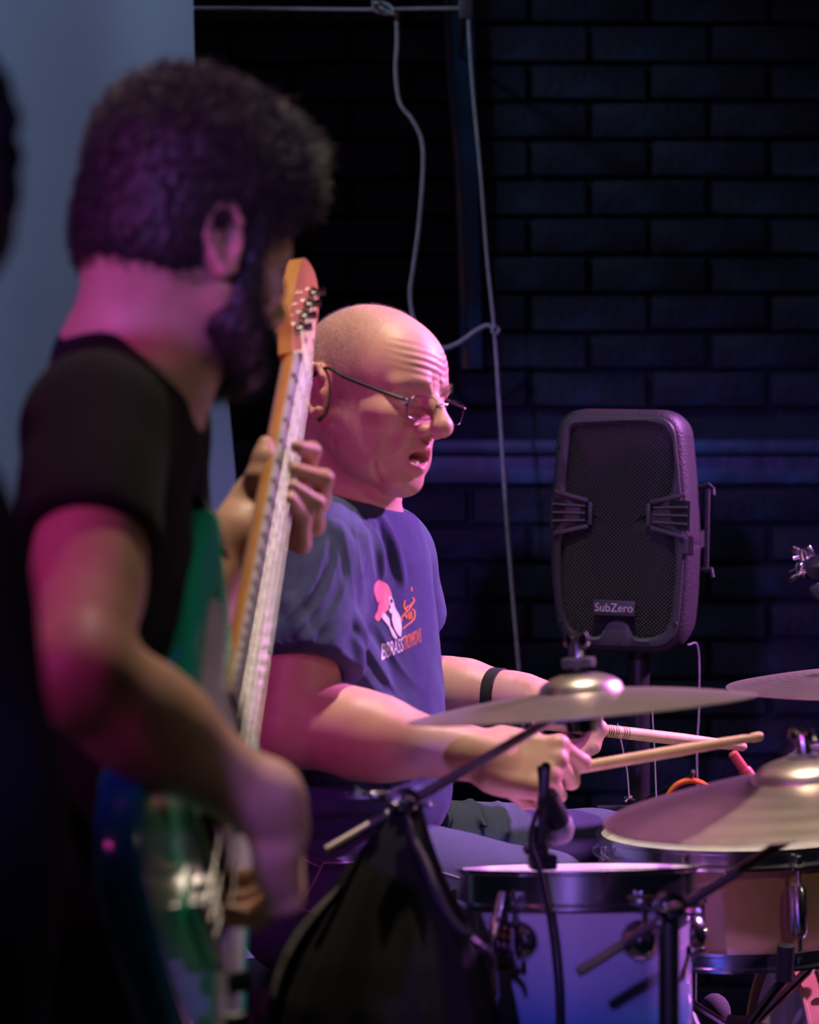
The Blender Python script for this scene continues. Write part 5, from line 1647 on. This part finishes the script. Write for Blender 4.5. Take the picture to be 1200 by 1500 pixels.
# thin wire from the loudspeaker
M['wire'] = mat('thin_grey_wire', (0.30, 0.26, 0.32), 0.6, noise=(60, 0.3, 0.7))
M['rope'] = mat('white_cord', (0.46, 0.42, 0.39), 0.9, noise=(80, 0.3, 0.7), color2=(0.28, 0.27, 0.28), bump=(500, 0.6, 0.001))
def cord(name, pts, r, material, label, cat='cord', group=None, n=8):
    o = MB().tube(spline(pts, n), r, 8).build(name, material)
    return tag(o, label, cat, group)
cord('speaker_wire', [SPK(0.098, 0.06, -0.175), P(1023, 950, 4.5), P(1024, 1040, 4.5), P(1021, 1100, 4.5), P(1022, 1180, 4.5), P(1020, 1400, 4.5), (0.44, 4.5, 0.004)], 0.0012, 'wire', 'thin wire hanging straight down from the loudspeaker to the riser', 'wire')
cord('hanging_wire', [P(905, 1085, 4.2), P(918, 1110, 4.2), P(917, 1140, 4.2), P(922, 1172, 4.2)], 0.0010, 'wire', 'short thin wire ending in a glinting metal clip beside the speaker pole', 'wire')
# music stand behind the far stick: its lip holds clips
msd = empty('music_stand', (P(955, 0, 4.22)[0], 4.22, 0), 'black folding music stand with small glinting wire clips behind the snare', 'music stand')
mx = msd.location.x
MB().tube([(mx, 4.22, 0.02), (mx, 4.22, P(0, 1185, 4.22)[2])], 0.008, 10).build('pole', 'black_plastic', msd)
MB().box(P(955, 1184, 4.22), (0.16, 0.012, 0.008), None, 0.002).build('lip', 'black_plastic', msd)
for k in range(3):
    a = math.radians(90 + 120 * k); d = np.array([math.cos(a), math.sin(a), 0])
    MB().tube([(mx, 4.22, 0.20), (mx + 0.2 * d[0], 4.22 + 0.2 * d[1], 0.008)], 0.006, 8).build('leg', 'black_plastic', msd)
MB().tube([P(905, 1060, 4.215), P(919, 1130, 4.215), P(922, 1168, 4.21)], 0.0011, 6).tube([P(955, 1028, 4.215), P(959, 1100, 4.215), P(962, 1178, 4.21)], 0.0011, 6).build('page_wire', 'wire', msd)
ck = MB()
for a_, b_ in (((914, 1168), (930, 1172)), ((916, 1174), (926, 1166)), ((948, 1179), (962, 1177)), ((960, 1170), (974, 1172)), ((966, 1170), (982, 1181)), ((984, 1169), (994, 1180)), ((983, 1168), (990, 1170)), ((920, 1168), (922, 1178))):
    ck.tube([P(*a_, 4.205), P(*b_, 4.205)], 0.0017, 6)
ck.build('page_clip', 'chrome', msd)
bpy.data.objects.remove(bpy.data.objects['hanging_wire'])
# ================================================================== cords on the wall
WD = 5.0
o = cord('washing_line', [P(283, 12, WD - 0.1), P(420, 13, WD), P(545, 14, WD), P(600, 13, WD), P(682, 12, WD)], 0.0032, 'rope', 'taut pale cord stretched from the backdrop to the wall bracket')
knot = MB()
for k in range(26):
    pass
kp_ = []
for k in range(40):
    a = k * 0.75
    kp_.append(P(562 + 16 * math.cos(a), 12 + 9 * math.sin(a * 1.1), WD - 0.01 + 0.012 * math.sin(a * 1.7)))
MB().tube(kp_, 0.0030, 8).build('knot', 'rope', o).parent = o
for ch in o.children:
    pass
cord('rope', [P(581, 18, WD), P(582, 60, WD), P(580, 105, WD), P(586, 150, WD), P(604, 175, WD), P(618, 205, WD), P(620, 250, WD), P(614, 330, WD), P(606, 390, WD), P(601, 430, WD), P(606, 468, WD), P(620, 500, WD), P(648, 510, WD), P(672, 502, WD), P(695, 486, WD), P(712, 477, WD), P(722, 480, WD), P(728, 485, WD)], 0.0040, 'rope', 'loose pale cord wavering down behind the bald drummer\'s head', n=6)
ct = cord('rope', [P(686, 20, WD), P(692, 120, WD), P(704, 250, WD), P(714, 380, WD), P(724, 480, WD), P(732, 600, WD), P(741, 740, WD), P(751, 870, WD), P(761, 990, WD), P(790, 1350, WD), P(810, 1640, WD)], 0.0034, 'rope', 'straight pale cord hanging beside the blue pipe boxing')
kn_ = []
for k in range(18):
    a = k * 0.9
    kn_.append(P(726 + 5 * math.cos(a), 484 + 6 * math.sin(a), WD - 0.006 + 0.006 * math.sin(a * 1.6)))
kk = MB().tube(kn_, 0.0030, 8).build('knot', 'rope', ct)
bkt = empty('wall_bracket', P(682, 14, WALL_Y - 0.05), 'small metal bracket on the wall holding the cords', 'bracket')
M['dull_metal'] = mat('dull_grey_metal', (0.16, 0.14, 0.15), 0.5, 0.7, noise=(60, 0.3, 0.7))
MB().tube([P(682, 14, 5.0), np.array([P(682, 14, 5.0)[0], WALL_Y, P(682, 14, 5.0)[2]])], 0.004, 8).build('arm', 'dull_metal', bkt)
MB().box(P(682, 14, 5.0), (0.024, 0.012, 0.034), None, 0.003).build('plate', 'dull_metal', bkt)

# ================================================================== things on the riser at the right
M['orange'] = mat('orange_rubber', (0.80, 0.16, 0.02), 0.5, noise=(60, 0.3, 0.7))
M['red_plastic'] = mat('red_plastic', (0.42, 0.06, 0.06), 0.4, noise=(60, 0.3, 0.7))
cc = P(1014, 1172, 4.62)
case = empty('amplifier_cabinet', (0.64, 4.62, 0.0), 'black amplifier cabinet with rounded grey edge behind the ride cymbal', 'amplifier')
ac = P(1215, 1165, 4.62)
oc = []
for k in range(40):
    a = 2 * math.pi * k / 40
    oc.append((0.105 * np.sign(math.cos(a)) * abs(math.cos(a)) ** 0.6, 0.31 * np.sign(math.sin(a)) * abs(math.sin(a)) ** 0.45))
Rc = np.column_stack([[1.0, 0, 0], [0, 0, 1.0], [0, -1.0, 0]])
acx = ac[0]; zc = P(0, 1093, 4.6)[2] - 0.31
MB().prism([(x * 0.96, y * 0.985) for x, y in oc], -0.10, 0.10, (acx, 4.66, zc), Rc).build('cabinet', 'black_plastic', case)
M['edge_trim'] = mat('grey_edge_trim', (0.17, 0.18, 0.18), 0.5, noise=(60, 0.3, 0.7))
rp = [np.array([acx + x, 4.56, zc + y]) for x, y in oc]
MB().tube(rp + rp[:1], 0.009, 10, cap=False).build('edge_trim', 'edge_trim', case)
MB().prism([(x * 0.85, y * 0.93) for x, y in oc], 0.098, 0.104, (acx, 4.66, zc), Rc).build('speaker_cloth', 'black_fabric', case)
for sx in (-1, 1):
    MB().box((acx + sx * 0.06, 4.66, (zc - 0.305) / 2), (0.04, 0.16, max(0.02, zc - 0.30)), None, 0.004).build('foot', 'black_rubber', case)
# orange cable coil hung on a hook of the speaker stand
co = []
ccp = P(1012, 1178, 4.40)
for k in range(90):
    a = 2 * math.pi * k / 30
    co.append(ccp + np.array([0.036 * math.cos(a), 0.004 * math.sin(a * 0.37) + 0.0045 * (k / 30 - 1.5), 0.036 * math.sin(a)]))
oc_ = tag(MB().tube(co, 0.0042, 8).build('cable_coil', 'orange'), 'orange cable coil hanging behind the snare drum', 'cable')
hk = MB().tube([P(948, 1170, 4.55), P(985, 1150, 4.45), P(1011, 1139, 4.41), P(1014, 1136, 4.395), P(1016, 1130, 4.385)], 0.0035, 8).build('hook', 'black_plastic', st)
# red tube leaning on the bass drum side
rt = empty('red_tube', (0.97, 4.27, 0.0), 'dull red plastic tube leaning behind the ride cymbal', 'tube')
ra_, rb_ = P(1074, 1104, 4.27), P(1108, 1152, 4.27)
dd_ = unit(rb_ - ra_)
MB().tube([ra_ - dd_ * 0.003, ra_, ra_ + dd_ * 0.03], [0.005, 0.0078, 0.0078], 14).build('cap', 'red_plastic', rt)
MB().tube([ra_ + dd_ * 0.028, ra_ + dd_ * 0.032, ra_ + dd_ * (ra_[2] - 0.008) / -dd_[2]], [0.0095, 0.0105, 0.0105], 14).build('sleeve', 'red_plastic', rt)

# ================================================================== black jacket over the cymbal stand
def jacket():
    g = empty('hanging_jacket', (t1[0], t1[1], 0.1), 'black jacket draped over the cymbal stand, its lit left fold painted as a grey band', 'jacket')
    lv = [(1178, 18, 26, 592, 0.018), (1196, 26, 30, 592, 0.024), (1230, 48, 44, 588, 0.040), (1280, 78, 66, 584, 0.060), (1340, 108, 96, 580, 0.080), (1400, 142, 128, 578, 0.100), (1460, 165, 146, 574, 0.115), (1540, 178, 158, 572, 0.13), (1640, 186, 166, 570, 0.14), (1700, 186, 168, 570, 0.14)]
    nA = 96
    V = []; rows = []
    keys = np.array(lv)
    ys = np.linspace(1178, 1700, 60)
    for y in ys:
        lft, rgt, cx, dp = [np.interp(y, keys[:, 0], keys[:, j]) for j in (1, 2, 3, 4)]
        c = P(cx, y, t1[1])
        row = []
        for k in range(nA):
            a = 2 * math.pi * k / nA
            w = (rgt if math.cos(a) > 0 else lft) / F_PX * t1[1]
            f = min(1.0, (y - 1178) / 200)
            fold = 1 + f * (0.055 * math.sin(7 * a + 0.004 * y) + 0.035 * math.sin(13 * a + 1.3 - 0.006 * y) + 0.02 * math.sin(23 * a))
            row.append(c + np.array([w * math.cos(a) * fold, dp * math.sin(a) * fold * 0.9, 0]))
        rows.append(row)
    Vv, Fc = loft(rows, True, False)
    link_mesh('cloth', Vv, Fc, 'black_fabric', g, 60)
    inner = []
    # lit fold painted as a grey band along the left front, twisted strap along the right
    BVJ = BVHTree.FromPolygons([tuple(map(float, p)) for p in Vv], [list(f) for f in Fc])
    def band(pxs, w0, material, name, lift):
        P_ = []
        for p in spline([np.array([a, b, 0.0]) for a, b in pxs], 10):
            P_.append(p)
        Vb = []; Fb = []
        for i, p in enumerate(P_):
            t = unit(P_[min(i + 1, len(P_) - 1)] - P_[max(i - 1, 0)]); nn = np.array([-t[1], t[0], 0])
            w_ = w0 * math.sin(math.pi * (0.12 + 0.8 * i / (len(P_) - 1)))
            h = on_surface(BVJ, p[0], p[1], lift)
            D_ = h[1] if h is not None else t1[1] - 0.02
            for s, dy in ((1, 0.0), (0, -0.008), (-1, 0.0)):
                q_ = p + nn * w_ * s
                Vb.append(P(q_[0], q_[1], D_ + dy))
            for s, dy in ((-1, 0.006), (0, 0.004), (1, 0.006)):
                q_ = p + nn * w_ * s
                Vb.append(P(q_[0], q_[1], D_ + dy))
        for i in range(len(P_) - 1):
            for k in range(6):
                k2 = (k + 1) % 6
                Fb.append((i * 6 + k, i * 6 + k2, i * 6 + 6 + k2, i * 6 + 6 + k))
        Fb += [tuple(range(5, -1, -1)), tuple((len(P_) - 1) * 6 + k for k in range(6))]
        link_mesh(name, Vb, Fb, material, g, 50)
    band([(500, 1300), (470, 1335), (440, 1375), (415, 1425), (402, 1480), (398, 1540)], 14, 'grey_cloth', 'lit_fold_band', 0.004)
    band([(598, 1196), (604, 1225), (622, 1262), (638, 1300), (660, 1345), (690, 1375), (720, 1398), (728, 1420)], 8, 'purple_strap', 'strap', 0.006)
M['purple_strap'] = mat('grey_webbing', (0.10, 0.085, 0.11), 0.8, noise=(120, 0.3, 0.7), bump=(400, 0.3, 0.001))
jacket()

# ================================================================== bystander at the left edge of the picture, close to the lens
BY = empty('person', (-0.41, 1.92, FLOOR_Z), 'out of focus person in dark clothes beside the bass player, back turned', 'person')
YT = head_frame(np.array([-0.374, 1.90, 1.325]), 172, 6, 0, 1.0)
S = Solid()
face(S, YT, jaw_open=0.0, lids=0.5)
ynb = np.array([-0.37, 1.91, 1.18])
S.cap(YT.p((-0.03, 0, -0.05)), ynb, 0.056, 0.062, 0.03)
S.cap(ynb, (-0.385, 1.92, 0.95), 0.07, 0.08, 0.04)
for s in (-1, 1):
    S.chain([(-0.375, 1.92 + 0.10 * s, 1.11), (-0.375, 1.92 + 0.19 * s, 1.09), (-0.39, 1.92 + 0.22 * s, 0.80), (-0.52, 1.92 + 0.16 * s, 0.64)], [0.055, 0.052, 0.042, 0.030], 0.03)
    hand(S, (-0.52, 1.92 + 0.16 * s, 0.64), (-0.85, -0.25 * s, -0.3), (0.2, 0.5 * s, 0.8), s < 0, [(20, 30, 20)] * 4)
pos, q = S.mesh(0.0045, 1)
tint = np.zeros((len(pos), 4)); tint[:, 3] = 1
link_mesh('body', pos, q, 'skin_b', BY, 0, True, tint)
Hh = Solid()
Hh.ell((-0.012, 0, 0.030), (0.106, 0.086, 0.084), 0.01, T=YT)
Hh.ell((-0.040, 0, -0.020), (0.076, 0.078, 0.085), 0.02, T=YT)
Hh.box((0.130, 0, -0.03), (0.075, 0.12, 0.080), 0.02, 0.02, -1, T=YT)
p_, q_ = Hh.mesh(0.005, 1)
p_ = p_ + vnormals(p_, q_) * (np.abs(waves(p_, 150, 0.003, 12, 71)))[:, None]
link_mesh('hair', p_, q_, 'black_hair', BY, 0)
for s in (-1, 1):
    ey = MB().ball(YT.p((0.0735, s * 0.033, -0.015)), 0.0125, seg=14, rings=8).build('eye', 'eye', BY)
    MB().ball(YT.p((0.0808, s * 0.033, -0.016)), 0.0056, seg=10, rings=6).build('iris', 'iris', ey)
M['dark_jacket'] = mat('dark_blue_grey_cloth', (0.018, 0.020, 0.030), 0.9, noise=(20, 0.35, 0.65), bump=(60, 0.4, 0.004))
C = Solid()
C.ell((-0.365, 1.92, 1.05), (0.112, 0.20, 0.13), 0.03)
C.ell((-0.350, 1.92, 0.88), (0.126, 0.185, 0.20), 0.04)
C.ell((-0.348, 1.92, 0.62), (0.138, 0.180, 0.18), 0.04)
C.cap((-0.37, 1.91, 1.17), (-0.375, 1.92, 1.08), 0.068, 0.09, 0.03)
for s in (-1, 1):
    C.chain([(-0.375, 1.92 + 0.12 * s, 1.10), (-0.375, 1.92 + 0.19 * s, 1.08), (-0.39, 1.92 + 0.22 * s, 0.80), (-0.51, 1.92 + 0.165 * s, 0.65)], [0.064, 0.064, 0.055, 0.042], 0.03)
pos, q = C.mesh(0.006, 1)
pos = pos + vnormals(pos, q) * (waves(pos, 28, 0.004, 12, 75))[:, None]
link_mesh('jacket', pos, q, 'dark_jacket', BY, 0)
J = Solid()
J.ell((-0.39, 1.92, 0.48), (0.115, 0.175, 0.12), 0.04)
for s in (-1, 1):
    J.chain([(-0.39, 1.92 + 0.09 * s, 0.42), (-0.385, 1.92 + 0.10 * s, 0.14), (-0.38, 1.92 + 0.10 * s, FLOOR_Z + 0.08)], [0.088, 0.062, 0.05], 0.03)
pos, q = J.mesh(0.008, 1)
link_mesh('trousers', pos, q, 'dark_denim', BY, 0)
for s in (-1, 1):
    sh = Solid(); y_ = 1.92 + 0.10 * s
    sh.cap((-0.35, y_, FLOOR_Z + 0.042), (-0.52, y_, FLOOR_Z + 0.036), 0.042, 0.036, 0.02)
    sh.cap((-0.38, y_, FLOOR_Z + 0.05), (-0.38, y_, FLOOR_Z + 0.10), 0.045, 0.045, 0.02)
    p_, q_ = sh.mesh(0.007, 1); p_[:, 2] = np.maximum(p_[:, 2], FLOOR_Z + 0.001)
    link_mesh('shoe', p_, q_, 'leather', BY, 0)
# ================================================================== glasses on the drummer
M['lens'] = mat('spectacle_lens', (0.95, 0.95, 0.97), 0.02, trans=1.0, ior=1.12, noise=(3, 0.3, 0.7), color2=(0.92, 0.92, 0.96))
GL = empty('spectacles', HT.p((0.11, 0, -0.02)), 'dark thin-framed rectangular spectacles on the bald drummer\'s nose', 'spectacles')
def lens_outline(s, n=28):
    out = []
    for k in range(n):
        a = 2 * math.pi * k / n
        ca, sa = math.cos(a), math.sin(a)
        y = 0.0235 * np.sign(ca) * abs(ca) ** 0.62
        z = 0.0145 * np.sign(sa) * abs(sa) ** 0.62
        yy = 0.033 + y
        x = 0.1130 - 0.0045 * ((yy - 0.010) / 0.045) ** 2 * 1.6 - 0.16 * (z)*0.0 + 0.10 * z
        out.append(np.array([x, s * yy, -0.0215 + z - 0.001 * (y / 0.0235)]))
    return out
for s in (-1, 1):
    o3 = [HT.p(p) for p in lens_outline(s)]
    MB().tube(o3 + o3[:1], 0.00075, 8, cap=False).build('rim', 'dark_chrome', GL)
    cen = np.mean(o3, 0); nx_ = HT.R @ np.array([1.0, 0, -0.1])
    V = [p + nx_ * 0.0006 for p in o3] + [p - nx_ * 0.0006 for p in o3] + [cen + nx_ * 0.0022, cen + nx_ * 0.0010]
    n = len(o3); Fc = []
    for k in range(n):
        k2 = (k + 1) % n
        f1 = (k, k2, 2 * n); f2 = (n + k2, n + k, 2 * n + 1)
        if s < 0: f1, f2 = f1[::-1], f2[::-1]
        Fc += [f1, f2, (k2, k, n + k, n + k2) if s > 0 else (k, k2, n + k2, n + k)]
    link_mesh('lens', V, Fc, 'lens', GL, 40)
    hinge = np.array([0.1040, s * 0.0575, -0.0145])
    tp_ = [HT.p(p) for p in (hinge, hinge + [-0.004, s * 0.006, 0.001], (0.070, s * 0.0735, -0.008), (0.020, s * 0.0815, 0.002), (-0.010, s * 0.083, 0.010), (-0.030, s * 0.082, 0.000), (-0.040, s * 0.079, -0.018))]
    MB().tube(spline(tp_, 6), 0.0019, 8).build('temple_arm', 'black_plastic', GL)
    # flat blade of the temple
    MB().box((tp_[2] + tp_[3]) / 2, (np.linalg.norm(tp_[2] - tp_[3]) * 1.25, 0.0018, 0.0048), np.column_stack([unit(tp_[2] - tp_[3]), np.cross(HT.R[:, 2], unit(tp_[2] - tp_[3])), HT.R[:, 2]]), 0.0006).build('temple_blade', 'black_plastic', GL)
    MB().ball(HT.p((0.1025, s * 0.010, -0.026)), (0.002, 0.003, 0.004), HT.R).build('nose_pad', 'lens', GL)
MB().tube([HT.p(p) for p in ((0.1125, -0.0098, -0.0165), (0.1195, -0.004, -0.0125), (0.1195, 0.004, -0.0125), (0.1125, 0.0098, -0.0165))], 0.0009, 8).build('bridge', 'dark_chrome', GL)

# ================================================================== wristwatch on the far wrist
WA = empty('wristwatch', wr_l - gd * 0.03, 'dark banded wristwatch on the drummer\'s far wrist', 'watch')
Bw = basis(gd)
wc = P(726, 1018, 3.945)
wc = el_l + gd * (np.dot(wc - el_l, gd))
MB().lathe([(0.0355, -0.010), (0.0385, -0.009), (0.0385, 0.009), (0.0355, 0.010)], wc, Bw, 40, closed=True).build('band', 'black_rubber', WA)
up_w = unit(np.array([0, -0.9, -0.35]) - np.dot(np.array([0, -0.9, -0.35]), gd) * gd)
Rw = np.column_stack([gd, np.cross(up_w, gd), up_w])
MB().box(wc + up_w * 0.039, (0.016, 0.014, 0.006), Rw, 0.002).build('buckle', 'chrome', WA)

# ================================================================== print on the chest
M['print_red'] = mat('print_coral', (0.85, 0.25, 0.28), 0.8, noise=(300, 0.3, 0.7), color2=(0.75, 0.20, 0.23))
M['print_white'] = mat('print_white', (0.78, 0.78, 0.78), 0.8, noise=(300, 0.3, 0.7), color2=(0.66, 0.66, 0.67))
M['print_orange'] = mat('print_orange', (0.72, 0.27, 0.02), 0.8, noise=(300, 0.3, 0.7), color2=(0.60, 0.21, 0.02))
M['print_navy'] = mat('print_outline', (0.03, 0.03, 0.07), 0.9, noise=(300, 0.3, 0.7))
def decal(name, V2, faces, material, lift=0.0012):
    """flat print: outline in photo pixels dropped onto the shirt"""
    bmx = bmesh.new()
    vs = [bmx.verts.new((x, y, 0)) for x, y in V2]
    for f in faces:
        try: bmx.faces.new([vs[i] for i in f])
        except ValueError: pass
    bmesh.ops.triangulate(bmx, faces=bmx.faces[:])
    for _ in range(5):
        long_ = [e for e in bmx.edges if e.calc_length() > 3.0]
        if not long_: break
        bmesh.ops.subdivide_edges(bmx, edges=long_, cuts=1)
        bmesh.ops.triangulate(bmx, faces=bmx.faces[:])
    bmx.verts.index_update()
    co = []
    for v in bmx.verts:
        h = on_surface(SHIRT_BVH, v.co.x, v.co.y, lift)
        co.append(h)
    ok = [h is not None and abs(h[1] - 3.65) < 0.2 for h in co]
    Fc = [tuple(v.index for v in f.verts) for f in bmx.faces if all(ok[v.index] for v in f.verts)]
    co = [h if h is not None else np.array([0, 3.7, 1.0]) for h in co]
    bmx.free()
    used = sorted({i for f in Fc for i in f}); mp = {u: k for k, u in enumerate(used)}
    if not used: return
    Vu = [co[u] for u in used]; Ff = [tuple(mp[i] for i in f) for f in Fc]
    # give the ink film a front facing the lens side
    out = []
    for f in Ff:
        a, b_, c_ = (np.array(Vu[i]) for i in f[:3])
        out.append(f if np.cross(b_ - a, c_ - a)[1] < 0 else f[::-1])
    link_mesh(name, Vu, out, material, shirt, 0)
def zp(x, y): return (530 + x * 0.1, 830 + y * 0.1)      # from the 10x study of the print
def poly(name, pts, material, lift=0.0012, smooth=3):
    pts = [zp(*p) for p in pts]
    if smooth:
        pts = [tuple(p[:2]) for p in spline([np.array([a, b_, 0]) for a, b_ in pts + pts[:1]], smooth)[:-1]]
    decal(name, pts, [tuple(range(len(pts)))], material, lift)
poly('print_cap', [(245, 195), (325, 225), (385, 275), (420, 350), (440, 430), (380, 440), (320, 445), (270, 480), (240, 530), (205, 450), (182, 360), (190, 270)], 'print_red')
poly('print_brim', [(270, 500), (330, 462), (378, 460), (398, 540), (395, 620), (360, 640), (300, 625), (262, 645), (240, 720), (225, 760), (262, 780), (235, 800), (200, 760), (200, 715), (225, 660), (245, 570)], 'print_red')
poly('print_face', [(390, 445), (430, 435), (460, 490), (480, 560), (470, 620), (440, 690), (400, 640), (425, 600), (400, 520)], 'print_white')
poly('print_hand', [(285, 660), (320, 650), (355, 700), (405, 770), (420, 860), (470, 940), (525, 1055), (470, 1040), (430, 960), (400, 880), (360, 830), (300, 750)], 'print_white')
poly('print_beard', [(480, 575), (510, 640), (560, 730), (582, 860), (580, 1000), (560, 1025), (510, 960), (470, 880), (445, 770), (450, 690)], 'print_white', 0.0016)
poly('print_eye', [(425, 470), (445, 480), (455, 520), (440, 530), (425, 505)], 'print_navy', 0.0022)
def strokes(name, paths, w, material):
    for k, pth in enumerate(paths):
        pts = spline([np.array([*zp(*p), 0.0]) for p in pth], 5)
        V2 = []
        for i, p in enumerate(pts):
            t = unit(pts[min(i + 1, len(pts) - 1)] - pts[max(i - 1, 0)])
            nn = np.array([-t[1], t[0]]) * w * (0.5 + 0.5 * math.sin(math.pi * (0.15 + 0.7 * i / max(1, len(pts) - 1))))
            V2 += [tuple(p[:2] + nn), tuple(p[:2] - nn)]
        decal(name, V2, [(2 * i, 2 * i + 1, 2 * i + 3, 2 * i + 2) for i in range(len(pts) - 1)], material)
strokes('print_trombone', [[(590, 800), (585, 750), (620, 700), (690, 630), (760, 520)], [(690, 600), (720, 560), (770, 500), (745, 450)], [(640, 640), (620, 570), (635, 490)], [(660, 650), (650, 610), (690, 570)], [(740, 620), (775, 650), (775, 740), (740, 800), (660, 860), (605, 910)], [(660, 700), (665, 760)], [(690, 670), (700, 780)], [(720, 650), (730, 770)], [(640, 700), (650, 750)], [(730, 300), (735, 360)], [(700, 830), (760, 780)]], 1.1, 'print_orange')
V, Fc = text_mesh('BBRASS', 1.0)
x0, x1 = V[:, 0].min(), V[:, 0].max(); y0, y1 = V[:, 1].min(), V[:, 1].max()
def map_text(V, a0, a1, top0, top1, bot0, bot1, gam=1.0):
    out = []
    for x, y, z in V:
        u = (x - x0) / (x1 - x0); t = (y - y0) / (y1 - y0)
        u = u ** gam
        px = a0 + (a1 - a0) * u
        py = (bot0 + (bot1 - bot0) * u) * (1 - t) + (top0 + (top1 - top0) * u) * t
        out.append(zp(px, py))
    return out
decal('print_lettering', map_text(V, 295, 605, 1130, 1040, 1370, 1240, 0.85), Fc, 'print_white')
V, Fc = text_mesh('TROMPOWS', 1.0)
x0, x1 = V[:, 0].min(), V[:, 0].max(); y0, y1 = V[:, 1].min(), V[:, 1].max()
decal('print_lettering', map_text(V, 600, 870, 1030, 895, 1240, 1110, 0.85), Fc, 'print_orange')
# ribbed collar and sleeve hem seam
surface_tube(SHIRT_BVH, [(404, 938), (425, 948), (450, 955), (478, 965), (498, 980)], 0.0007, 'hem_seam', 'shirt', shirt, lift=0.0002)
